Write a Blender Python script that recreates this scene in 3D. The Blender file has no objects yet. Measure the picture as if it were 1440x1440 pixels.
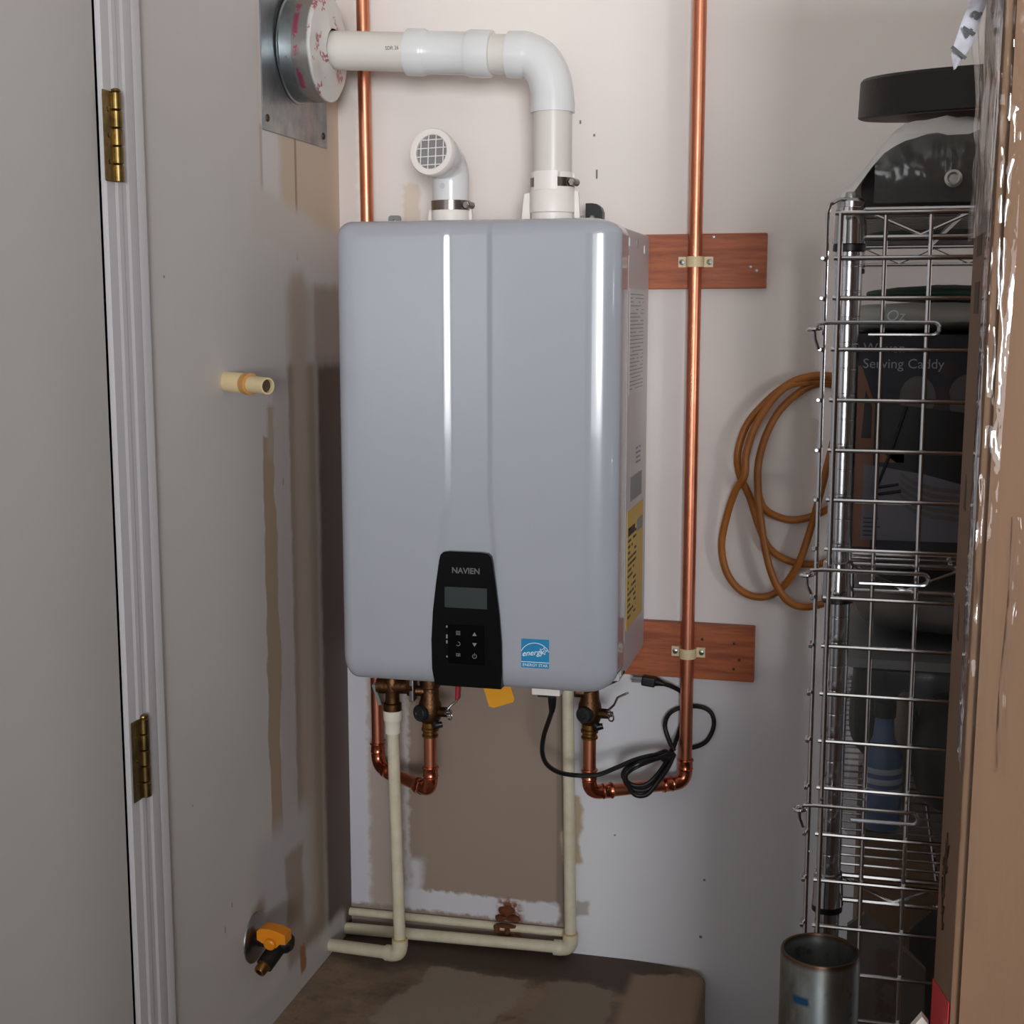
import bpy, bmesh, math, random
from mathutils import Vector, Matrix, noise

# ---------------------------------------------------------------- camera, world, lights, exposure
sc = bpy.context.scene
col = sc.collection
PI = math.pi
V = Vector

cam_d = bpy.data.cameras.new('camera'); cam = bpy.data.objects.new('camera', cam_d); col.objects.link(cam)
cam.location = (0.898, -2.34, 1.555)
cam.rotation_euler = (math.radians(90 - 8.2), 0, math.radians(14.05))
cam_d.sensor_width = 36; cam_d.lens = 48.75; cam_d.clip_start = 0.02
sc.camera = cam

w = bpy.data.worlds.new('world'); sc.world = w; w.use_nodes = True
w.node_tree.nodes['Background'].inputs[0].default_value = (0.62, 0.72, 0.86, 1)
w.node_tree.nodes['Background'].inputs[1].default_value = 0.25

def area(name, loc, target, sx, sy, power, color, spread=180):
    d = bpy.data.lights.new(name, 'AREA'); d.shape = 'RECTANGLE'; d.size = sx; d.size_y = sy
    d.energy = power; d.color = color; d.spread = math.radians(spread)
    o = bpy.data.objects.new(name, d); col.objects.link(o); o.location = loc
    o.rotation_euler = (V(target) - V(loc)).to_track_quat('-Z', 'Y').to_euler()
    return o
# daylight through the open garage door behind the camera and a side door further right
area('garage_door_daylight', (1.95, -5.6, 1.65), (0.75, -0.2, 3.6), 0.8, 0.9, 45, (0.95, 0.98, 1.0), 80)
area('garage_opening_skylight', (2.1, -6.6, 1.45), (1.3, -0.2, 3.6), 3.0, 1.3, 18, (0.97, 0.98, 1.0), 80)
area('side_door_daylight', (5.05, -3.6, 1.45), (0.6, -0.2, 2.6), 0.8, 1.5, 16, (0.97, 0.98, 1.0), 90)

sc.view_settings.view_transform = 'Standard'
sc.view_settings.look = 'None'
sc.view_settings.gamma = 1
sc.view_settings.use_curve_mapping = False
sc.view_settings.exposure = 0.0

# ---------------------------------------------------------------- helpers: materials
def lin(c):
    return tuple(((v / 255) / 12.92 if v / 255 <= 0.04045 else ((v / 255 + 0.055) / 1.055) ** 2.4) for v in c[:3]) + (1,)

def mat(name, rgb, rough=0.5, metal=0.0, var=None, bump=None, coat=0.0, spec=0.5, alpha=1.0, trans=0.0, stretch=None, rvar=0):
    """rgb is sRGB 0-255; var=(scale, other rgb, contrast); bump=(scale, strength)"""
    m = bpy.data.materials.new(name); m.use_nodes = True
    nt = m.node_tree; b = nt.nodes['Principled BSDF']
    b.inputs['Base Color'].default_value = lin(rgb)
    b.inputs['Roughness'].default_value = rough
    b.inputs['Metallic'].default_value = metal
    b.inputs['Coat Weight'].default_value = coat
    b.inputs['Coat Roughness'].default_value = 0.05
    b.inputs['Specular IOR Level'].default_value = spec
    b.inputs['Alpha'].default_value = alpha
    b.inputs['Transmission Weight'].default_value = trans
    tc = mp = None
    if var or bump:
        tc = nt.nodes.new('ShaderNodeTexCoord'); mp = nt.nodes.new('ShaderNodeMapping')
        nt.links.new(tc.outputs['Object'], mp.inputs[0])
        if stretch: mp.inputs['Scale'].default_value = stretch
    if var:
        n = nt.nodes.new('ShaderNodeTexNoise'); n.inputs['Scale'].default_value = var[0]; n.inputs['Detail'].default_value = 6
        n.inputs['Roughness'].default_value = 0.62
        nt.links.new(mp.outputs[0], n.inputs['Vector'])
        r = nt.nodes.new('ShaderNodeValToRGB')
        c = var[2] if len(var) > 2 else 0.2
        r.color_ramp.elements[0].position = 0.5 - c; r.color_ramp.elements[1].position = 0.5 + c
        r.color_ramp.elements[0].color = lin(rgb); r.color_ramp.elements[1].color = lin(var[1])
        nt.links.new(n.outputs['Fac'], r.inputs[0]); nt.links.new(r.outputs[0], b.inputs['Base Color'])
        if rvar:
            mr = nt.nodes.new('ShaderNodeMapRange'); mr.inputs[3].default_value = rough; mr.inputs[4].default_value = rough + rvar
            nt.links.new(n.outputs['Fac'], mr.inputs[0]); nt.links.new(mr.outputs[0], b.inputs['Roughness'])
    if bump:
        n2 = nt.nodes.new('ShaderNodeTexNoise'); n2.inputs['Scale'].default_value = bump[0]; n2.inputs['Detail'].default_value = 4
        nt.links.new(mp.outputs[0], n2.inputs['Vector'])
        bp = nt.nodes.new('ShaderNodeBump'); bp.inputs['Strength'].default_value = bump[1]; bp.inputs['Distance'].default_value = 0.004
        nt.links.new(n2.outputs['Fac'], bp.inputs['Height']); nt.links.new(bp.outputs[0], b.inputs['Normal'])
    return m

def film(name, rgb, amount=0.25, rough=0.08, bumpscale=60, bumpstr=0.3, diffuse=0.0, top=0.35):
    """thin clear plastic: mostly see-through with a glossy reflection and a little haze"""
    m = bpy.data.materials.new(name); m.use_nodes = True; nt = m.node_tree
    for n in list(nt.nodes):
        if n.type != 'OUTPUT_MATERIAL': nt.nodes.remove(n)
    out = [n for n in nt.nodes if n.type == 'OUTPUT_MATERIAL'][0]
    tr = nt.nodes.new('ShaderNodeBsdfTransparent'); gl = nt.nodes.new('ShaderNodeBsdfGlossy'); df = nt.nodes.new('ShaderNodeBsdfDiffuse')
    gl.inputs['Roughness'].default_value = rough
    df.inputs['Color'].default_value = lin(rgb)
    lw = nt.nodes.new('ShaderNodeFresnel'); lw.inputs[0].default_value = 1.45
    mr = nt.nodes.new('ShaderNodeMapRange'); mr.inputs[1].default_value = 0; mr.inputs[2].default_value = 1
    mr.inputs[3].default_value = amount; mr.inputs[4].default_value = top
    nt.links.new(lw.outputs[0], mr.inputs[0])
    m1 = nt.nodes.new('ShaderNodeMixShader'); m1.inputs[0].default_value = diffuse
    nt.links.new(tr.outputs[0], m1.inputs[1]); nt.links.new(df.outputs[0], m1.inputs[2])
    m2 = nt.nodes.new('ShaderNodeMixShader'); nt.links.new(mr.outputs[0], m2.inputs[0])
    nt.links.new(m1.outputs[0], m2.inputs[1]); nt.links.new(gl.outputs[0], m2.inputs[2]); nt.links.new(m2.outputs[0], out.inputs[0])
    tc = nt.nodes.new('ShaderNodeTexCoord'); mp = nt.nodes.new('ShaderNodeMapping'); mp.inputs['Scale'].default_value = (1, 1, 0.35)
    nz = nt.nodes.new('ShaderNodeTexNoise'); nz.inputs['Scale'].default_value = bumpscale
    bp = nt.nodes.new('ShaderNodeBump'); bp.inputs['Strength'].default_value = bumpstr; bp.inputs['Distance'].default_value = 0.004
    nt.links.new(tc.outputs['Object'], mp.inputs[0]); nt.links.new(mp.outputs[0], nz.inputs['Vector'])
    nt.links.new(nz.outputs['Fac'], bp.inputs['Height'])
    for s in (gl, lw): nt.links.new(bp.outputs[0], s.inputs['Normal'])
    return m

class NT:
    """little expression builder for procedural masks"""
    def __init__(s, m):
        s.nt = m.node_tree; s.b = s.nt.nodes['Principled BSDF']
        tc = s.nt.nodes.new('ShaderNodeTexCoord'); s.vec = tc.outputs['Object']
        sx = s.nt.nodes.new('ShaderNodeSeparateXYZ'); s.nt.links.new(s.vec, sx.inputs[0])
        s.x, s.y, s.z = sx.outputs
    def _in(s, sock, v):
        if hasattr(v, 'is_linked'): s.nt.links.new(v, sock)
        else: sock.default_value = v
    def math(s, op, a, b=0.0, clamp=False):
        n = s.nt.nodes.new('ShaderNodeMath'); n.operation = op; n.use_clamp = clamp
        s._in(n.inputs[0], a); s._in(n.inputs[1], b); return n.outputs[0]
    def noise(s, scale, detail=4, rough=0.55, stretch=None):
        n = s.nt.nodes.new('ShaderNodeTexNoise'); n.inputs['Scale'].default_value = scale; n.inputs['Detail'].default_value = detail
        n.inputs['Roughness'].default_value = rough
        v = s.vec
        if stretch:
            mp = s.nt.nodes.new('ShaderNodeMapping'); mp.inputs['Scale'].default_value = stretch
            s.nt.links.new(v, mp.inputs[0]); v = mp.outputs[0]
        s.nt.links.new(v, n.inputs['Vector']); return n.outputs['Fac']
    def step(s, v, a, b):
        n = s.nt.nodes.new('ShaderNodeMapRange'); n.interpolation_type = 'SMOOTHSTEP'
        s._in(n.inputs[0], v); n.inputs[1].default_value = min(a, b); n.inputs[2].default_value = max(a, b)
        n.inputs[3].default_value = 0 if a < b else 1; n.inputs[4].default_value = 1 if a < b else 0
        return n.outputs[0]
    def rect(s, a, b, a0, a1, b0, b1, soft=0.006):
        m = s.math('MULTIPLY', s.step(a, a0 - soft, a0 + soft), s.step(a, a1 + soft, a1 - soft))
        n = s.math('MULTIPLY', s.step(b, b0 - soft, b0 + soft), s.step(b, b1 + soft, b1 - soft))
        return s.math('MULTIPLY', m, n)
    def mix(s, f, c0, c1):
        n = s.nt.nodes.new('ShaderNodeMix'); n.data_type = 'RGBA'
        s._in(n.inputs[0], f)
        for i, c in ((6, c0), (7, c1)):
            if hasattr(c, 'is_linked'): s.nt.links.new(c, n.inputs[i])
            else: n.inputs[i].default_value = lin(c)
        return n.outputs[2]
    def color(s, c): s.nt.links.new(c, s.b.inputs['Base Color'])
    def bump(s, h, strength=0.3, dist=0.002):
        n = s.nt.nodes.new('ShaderNodeBump'); n.inputs['Strength'].default_value = strength; n.inputs['Distance'].default_value = dist
        s.nt.links.new(h, n.inputs['Height']); s.nt.links.new(n.outputs[0], s.b.inputs['Normal'])

# ---------------------------------------------------------------- helpers: meshes
def frame(axis):
    a = V(axis).normalized(); t = V((0, 0, 1)) if abs(a.z) < 0.9 else V((1, 0, 0))
    u = a.cross(t).normalized(); return u, a.cross(u).normalized(), a

class B:
    def __init__(s): s.bm = bmesh.new()
    def box(s, x0, x1, y0, y1, z0, z1, M=None):
        r = bmesh.ops.create_cube(s.bm, size=1.0); vs = r['verts']
        for v in vs:
            v.co = V(((x0 + x1) / 2 + v.co.x * (x1 - x0), (y0 + y1) / 2 + v.co.y * (y1 - y0), (z0 + z1) / 2 + v.co.z * (z1 - z0)))
            if M: v.co = M @ v.co
        return s
    def lathe(s, org, axis, prof, seg=32, cap0=True, cap1=True):
        """prof: list of (radius, height along axis)"""
        u, v, a = frame(axis); org = V(org); rings = []
        for r, h in prof:
            rings.append([s.bm.verts.new(org + a * h + (u * math.cos(2 * PI * i / seg) + v * math.sin(2 * PI * i / seg)) * r) for i in range(seg)])
        for p, q in zip(rings, rings[1:]):
            for i in range(seg):
                j = (i + 1) % seg; s.bm.faces.new((p[i], p[j], q[j], q[i]))
        if cap0: s.bm.faces.new(rings[0][::-1])
        if cap1: s.bm.faces.new(rings[-1])
        return s
    def cyl(s, p0, p1, r, seg=24, r1=None, cap=True):
        d = V(p1) - V(p0); return s.lathe(p0, d, [(r, 0), (r if r1 is None else r1, d.length)], seg, cap, cap)
    def tube(s, pts, r, seg=12, closed=False, cap=True):
        pts = [V(p) for p in pts]; n = len(pts); rings = []
        rad = r if isinstance(r, (list, tuple)) else [r] * n
        tang = []
        for i in range(n):
            if closed: t = pts[(i + 1) % n] - pts[i - 1]
            else: t = pts[min(i + 1, n - 1)] - pts[max(i - 1, 0)]
            tang.append(t.normalized())
        u, v, a = frame(tang[0])
        for i in range(n):
            if i:
                q = tang[i - 1].rotation_difference(tang[i]); u = q @ u
                u = (u - tang[i] * u.dot(tang[i])).normalized()
            v = tang[i].cross(u)
            rings.append([s.bm.verts.new(pts[i] + (u * math.cos(2 * PI * k / seg) + v * math.sin(2 * PI * k / seg)) * rad[i]) for k in range(seg)])
        for i in range(n if closed else n - 1):
            p, q = rings[i], rings[(i + 1) % n]
            for k in range(seg):
                j = (k + 1) % seg; s.bm.faces.new((p[k], p[j], q[j], q[k]))
        if cap and not closed:
            s.bm.faces.new(rings[0][::-1]); s.bm.faces.new(rings[-1])
        return s
    def prism(s, poly, org, u, v, depth):
        """2-D polygon in axes u, v at org, thickened along u x v by depth"""
        org, u, v = V(org), V(u), V(v); n = u.cross(v).normalized() * depth
        a = [s.bm.verts.new(org + u * p[0] + v * p[1]) for p in poly]
        b = [s.bm.verts.new(org + u * p[0] + v * p[1] + n) for p in poly]
        s.bm.faces.new(a[::-1]); s.bm.faces.new(b)
        for i in range(len(poly)):
            j = (i + 1) % len(poly); s.bm.faces.new((a[i], a[j], b[j], b[i]))
        return s
    def grid(s, f, nu, nv, thick=None):
        vs = [[s.bm.verts.new(V(f(i / nu, j / nv))) for j in range(nv + 1)] for i in range(nu + 1)]
        for i in range(nu):
            for j in range(nv): s.bm.faces.new((vs[i][j], vs[i + 1][j], vs[i + 1][j + 1], vs[i][j + 1]))
        if thick:
            bmesh.ops.recalc_face_normals(s.bm, faces=s.bm.faces)
            bmesh.ops.solidify(s.bm, geom=list(s.bm.faces), thickness=thick)
        return s
    def bevel(s, w, seg=3, ang=0.5, filt=None):
        es = [e for e in s.bm.edges if len(e.link_faces) == 2 and e.calc_face_angle(0) > ang and (filt is None or filt(e))]
        bmesh.ops.bevel(s.bm, geom=es, offset=w, segments=seg, profile=0.5, affect='EDGES', clamp_overlap=True)
        return s
    def mesh(s, name, m, smooth=True, ang=35, recalc=True):
        if recalc: bmesh.ops.recalc_face_normals(s.bm, faces=s.bm.faces)
        me = bpy.data.meshes.new(name); s.bm.to_mesh(me); s.bm.free()
        if m: me.materials.append(m)
        if smooth:
            me.polygons.foreach_set('use_smooth', [True] * len(me.polygons)); me.set_sharp_from_angle(angle=math.radians(ang))
        return me
    def obj(s, name, m, parent=None, wn=False, **k):
        o = bpy.data.objects.new(name, s.mesh(name, m, **k)); link(o, parent)
        if wn:
            md = o.modifiers.new('weighted_normals', 'WEIGHTED_NORMAL'); md.keep_sharp = True
        return o

def link(o, parent=None):
    col.objects.link(o)
    if parent is not None:
        o.parent = parent
        p = parent; off = V((0, 0, 0))
        while p: off += p.location; p = p.parent
        # all meshes are modelled in world coordinates
        base = V((0, 0, 0)); p = parent
        o.matrix_parent_inverse = Matrix.Translation(-off) if parent.parent is None else Matrix.Identity(4)
    return o

def tag(o, label=None, cat=None, group=None, kind=None):
    if label: o['label'] = label
    if cat: o['category'] = cat
    if group: o['group'] = group
    if kind: o['kind'] = kind
    return o

def thing(name, loc, label, cat, group=None):
    o = bpy.data.objects.new(name, None); o.empty_display_size = 0.05; col.objects.link(o); o.location = loc
    return tag(o, label, cat, group)

def kids(o): return [c for c in bpy.data.objects if c.parent == o]
def copy_tree(o, delta, label=None, parent=None):
    c = o.copy(); col.objects.link(c)
    if parent is not None:
        mpi = o.matrix_parent_inverse.copy(); c.parent = parent; c.matrix_parent_inverse = mpi
    else: c.location = o.location + V(delta)
    if label: c['label'] = label
    for k in kids(o): copy_tree(k, delta, None, c)
    return c
def part_copy(o, delta, rot=None):
    c = o.copy(); col.objects.link(c); c.location = o.location + V(delta); return c

def arc(c, r, u, v, a0, a1, n):
    c, u, v = V(c), V(u), V(v)
    return [c + (u * math.cos(a0 + (a1 - a0) * i / n) + v * math.sin(a0 + (a1 - a0) * i / n)) * r for i in range(n + 1)]
def spline(pts, n=8, closed=False):
    pts = [V(p) for p in pts]; N = len(pts); out = []
    rng = range(N) if closed else range(N - 1)
    for i in rng:
        p1, p2 = pts[i], pts[(i + 1) % N]
        p0 = pts[i - 1] if (closed or i > 0) else p1 * 2 - p2
        p3 = pts[(i + 2) % N] if (closed or i + 2 < N) else p2 * 2 - p1
        for k in range(n):
            t = k / n
            out.append(0.5 * ((2 * p1) + (-p0 + p2) * t + (2 * p0 - 5 * p1 + 4 * p2 - p3) * t * t + (-p0 + 3 * p1 - 3 * p2 + p3) * t ** 3))
    if not closed: out.append(pts[-1])
    return out
def rrect(x0, x1, z0, z1, r, n=5):
    P = []
    for cx, cz, a in ((x1 - r, z1 - r, 0), (x0 + r, z1 - r, PI / 2), (x0 + r, z0 + r, PI), (x1 - r, z0 + r, 1.5 * PI)):
        for i in range(n + 1): P.append((cx + r * math.cos(a + PI / 2 * i / n), cz + r * math.sin(a + PI / 2 * i / n)))
    return P
def text(body, size, loc, rot, m, parent, name='lettering', ext=0.0002, align='CENTER', shear=0, sx=1.0, bold=0.0):
    c = bpy.data.curves.new(name, 'FONT'); c.body = body; c.size = size; c.extrude = ext; c.align_x = align; c.align_y = 'CENTER'; c.shear = shear
    c.offset = bold; c.resolution_u = 3
    tmp = bpy.data.objects.new('tmp', c); me = bpy.data.meshes.new_from_object(tmp); me.name = name
    bpy.data.objects.remove(tmp); bpy.data.curves.remove(c); me.materials.clear(); me.materials.append(m)
    o = bpy.data.objects.new(name, me); link(o, parent)
    o.location = loc; o.rotation_euler = rot; o.scale = (sx, 1, 1)
    return o
FRONT = (PI / 2, 0, 0); EAST = (PI / 2, 0, PI / 2); WEST = (PI / 2, 0, -PI / 2)

def blob(cx, cy, cz, sx, sy, sz, seed=0, amp=0.01, sc_=8, cuts=10, power=4.0, fold=None):
    """soft bag or bundle: a superellipsoid with folds"""
    b = B(); bmesh.ops.create_cube(b.bm, size=2.0)
    bmesh.ops.subdivide_edges(b.bm, edges=list(b.bm.edges), cuts=cuts, use_grid_fill=True)
    off = V((seed * 7.3, seed * 3.1, seed * 1.7))
    for v in b.bm.verts:
        p = v.co; l = (abs(p.x) ** power + abs(p.y) ** power + abs(p.z) ** power) ** (1 / power)
        d = p / l
        q = V((cx + d.x * sx, cy + d.y * sy, cz + d.z * sz))
        n = p.normalized()
        k = noise.fractal(q * sc_ + off, 0.9, 2.2, 4)
        rg = abs(noise.noise(V((q.x * sc_ * 1.6, q.y * sc_ * 1.6, q.z * sc_ * 0.8)) + off * 2))
        v.co = q + n * (k * amp - rg * amp * 1.2)
    return b

# ---------------------------------------------------------------- materials
PAINT = (226, 218, 213)
M_white = mat('heater_white_enamel', (167, 169, 178), 0.16, coat=0.6, spec=0.5)
M_body = mat('heater_body_paint', (196, 190, 194), 0.38)
M_blackp = mat('control_panel_black', (6, 6, 8), 0.14, spec=0.25)
M_blackk = mat('keypad_black', (2, 2, 3), 0.3, spec=0.1)
M_lcd = mat('display_grey_glass', (52, 57, 58), 0.25)
M_glyph = mat('panel_print_grey', (128, 128, 132), 0.6)
M_brand = mat('brand_print_grey', (96, 96, 102), 0.5)
M_blue = mat('sticker_blue', (10, 130, 182), 0.45)
M_paperw = mat('print_white', (216, 232, 240), 0.6)
M_yellow = mat('label_yellow', (220, 184, 96), 0.6)
M_ink = mat('label_ink', (62, 56, 50), 0.7)
M_greyink = mat('label_grey_ink', (150, 148, 152), 0.7)
M_cu = mat('copper', (222, 146, 116), 0.3, 1.0, var=(30, (204, 128, 98), 0.25), rvar=0.12)
M_cufit = mat('copper_fitting', (214, 128, 98), 0.24, 1.0, var=(60, (190, 104, 78), 0.2))
M_brass = mat('brass', (176, 132, 72), 0.32, 1.0, var=(50, (120, 86, 48), 0.25))
M_bronze = mat('cast_bronze', (122, 86, 58), 0.45, 1.0, var=(40, (70, 50, 36), 0.25), bump=(250, 0.2))
M_oldbrass = mat('aged_brass_hinge', (150, 126, 78), 0.36, 1.0, var=(45, (92, 76, 46), 0.25))
M_chrome = mat('chrome', (205, 205, 208), 0.12, 1.0)
M_pole = mat('pole_chrome', (190, 190, 194), 0.2, 1.0)
M_steel = mat('dull_steel', (150, 150, 152), 0.35, 1.0)
M_alu = mat('aluminium', (176, 178, 176), 0.4, 1.0)
M_clamp = mat('clamp_stainless', (150, 140, 136), 0.24, 1.0)
M_galv = mat('galvanised_sheet', (176, 182, 184), 0.34, 1.0, var=(26, (138, 146, 150), 0.2), rvar=0.15)
M_pvc = mat('white_pvc', (218, 213, 205), 0.32)
M_pvcfit = mat('white_pvc_fitting', (222, 222, 222), 0.22)
M_pvcport = mat('port_white_plastic', (236, 228, 222), 0.4)
M_cream = mat('cream_cpvc', (214, 192, 150), 0.4)
M_glue = mat('glue_orange', (190, 138, 76), 0.4)
M_ivory = mat('aged_pvc_drain', (224, 216, 196), 0.4, var=(40, (206, 194, 164), 0.25))
M_glue2 = mat('pipe_cement', (196, 168, 104), 0.4)
M_strap = mat('strap_tan_plastic', (226, 206, 166), 0.45)
M_blackr = mat('black_rubber', (16, 16, 18), 0.4)
M_cap = mat('valve_cap_black', (26, 28, 31), 0.5)
M_red = mat('red_vinyl', (168, 22, 44), 0.4)
M_orange = mat('tag_yellow_orange', (232, 158, 16), 0.5)
M_handle = mat('gas_handle_yellow', (226, 136, 12), 0.42)
M_blackiron = mat('black_iron', (20, 20, 20), 0.5, 0.3, bump=(200, 0.3))
M_dark = mat('dark_hollow', (14, 12, 11), 0.9)
M_mesh = mat('screen_dark', (132, 130, 132), 0.8)
M_screw = mat('rusty_screw', (96, 76, 60), 0.5, 0.7, var=(300, (60, 46, 38), 0.2))
M_hose = mat('amber_hose', (176, 108, 40), 0.42, var=(20, (152, 90, 32), 0.2))
M_door = mat('door_paint', (186, 181, 178), 0.45, bump=(70, 0.04), var=(3, (180, 175, 171), 0.3))
M_trim = mat('trim_paint', (196, 192, 194), 0.42)
M_card = mat('cardboard', (122, 92, 68), 0.72, var=(9, (110, 80, 56), 0.25), bump=(120, 0.08), stretch=(1, 1, 0.25))
M_cardedge = mat('cardboard_edge', (104, 78, 54), 0.8)
M_film = film('clear_tape_film', (215, 190, 160), 0.008, 0.04, 110, 0.25, 0.015, 0.9)
M_wrap = film('stretch_wrap_film', (205, 198, 190), 0.02, 0.12, 40, 0.6, 0.16)
M_bagfilm = film('clear_bag_film', (206, 208, 206), 0.03, 0.14, 50, 0.5, 0.12)
M_binfilm = film('clear_bin_plastic', (190, 196, 198), 0.03, 0.12, 14, 0.2, 0.07)
M_blackmat = mat('black_plastic', (24, 23, 23), 0.55, bump=(180, 0.08))
M_under = mat('black_lid_underside', (112, 90, 80), 0.6)

# wood boards
def wood():
    m = mat('redwood_board', (168, 92, 56), 0.5); n = NT(m)
    g = n.noise(7, 8, 0.65, (1.2, 1, 14)); f = n.noise(60, 4, 0.6, (1, 1, 10))
    c = n.mix(n.step(g, 0.35, 0.68), (176, 94, 50), (138, 64, 32))
    c = n.mix(n.math('MULTIPLY', n.step(f, 0.55, 0.75), 0.4), c, (104, 50, 30)); n.color(c); n.bump(f, 0.1); return m
M_wood = wood()
M_woodend = mat('board_end_grain', (92, 56, 36), 0.8)

# back wall: painted drywall with bare tan paper low down behind the old heater spot
def wall_back_mat():
    m = mat('wall_back_paint', PAINT, 0.62); n = NT(m)
    wob = n.math('MULTIPLY', n.math('SUBTRACT', n.noise(14, 5), 0.5), 0.05)
    fine = n.math('MULTIPLY', n.math('SUBTRACT', n.noise(60, 4), 0.5), 0.022)
    x = n.math('ADD', n.x, fine); z = n.math('ADD', n.z, wob); x2 = n.math('ADD', n.x, wob); z2 = n.math('ADD', n.z, fine)
    big = n.noise(2.2, 3)
    c = n.mix(n.step(big, 0.3, 0.7), (228, 219, 213), (222, 213, 209))
    # cool tint of skylight painted into the lower half
    c = n.mix(n.step(z, 1.25, 0.8), c, (222, 222, 228))
    # bare drywall
    c = n.mix(n.rect(x, n.z, 0.035, 0.112, 0.38, 1.02, 0.012), c, (176, 160, 150))
    c = n.mix(n.rect(x, z2, 0.115, 0.41, 0.49, 1.62, 0.006), c, (152, 134, 120))
    c = n.mix(n.math('MULTIPLY', n.rect(x, z2, 0.118, 0.148, 1.68, 1.775, 0.004), 0.6), c, (204, 184, 158))
    c = n.mix(n.rect(x2, z, 0.112, 0.138, 0.43, 0.55, 0.012), c, (204, 202, 208))
    c = n.mix(n.rect(x, z, -0.05, 0.034, 0.38, 1.3, 0.006), c, (206, 204, 212))
    c = n.mix(n.rect(x, z2, -0.05, 0.034, 1.3, 2.7, 0.006), c, (210, 200, 194))
    c = n.mix(n.rect(n.x, z, 0.395, 0.412, 0.40, 1.0, 0.004), c, (128, 112, 102))  # shadow beside the vertical drain pipe, painted onto the wall
    c = n.mix(n.rect(x2, z, 0.412, 0.441, 0.57, 0.70, 0.004), c, (184, 164, 138))
    c = n.mix(n.rect(x2, z, 0.43, 0.455, 0.475, 0.50, 0.004), c, (176, 170, 164))
    # strip of old caulk and rust stain above the drain pipes
    c = n.mix(n.rect(x2, z2, 0.10, 0.40, 0.452, 0.488, 0.005), c, (208, 206, 212))
    c = n.mix(n.rect(x, z2, 0.0, 0.42, 0.40, 0.452, 0.004), c, (150, 134, 122))
    rn = n.noise(70, 5); rust = n.math('MULTIPLY', n.rect(x2, z, 0.282, 0.328, 0.40, 0.488, 0.010), n.step(rn, 0.36, 0.55))
    c = n.mix(rust, c, (128, 70, 34))
    # small nicks and scuffs
    for (a, b_, q, r) in ((0.457, 0.460, 1.776, 1.791), (0.4285, 0.4315, 1.866, 1.872), (0.452, 0.4555, 1.845, 1.849), (0.74, 0.743, 1.31, 1.318), (0.50, 0.503, 0.63, 0.633), (0.66, 0.664, 0.562, 0.566), (0.655, 0.660, 0.455, 0.46)):
        c = n.mix(n.math('MULTIPLY', n.rect(n.x, n.z, a, b_, q, r, 0.0008), 0.85), c, (70, 60, 54))
    sp = n.noise(26, 8, 0.75); c = n.mix(n.math('MULTIPLY', n.step(sp, 0.68, 0.8), 0.25), c, (150, 142, 134))
    n.color(c); n.bump(n.noise(120, 3), 0.06, 0.003)
    return m

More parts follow.
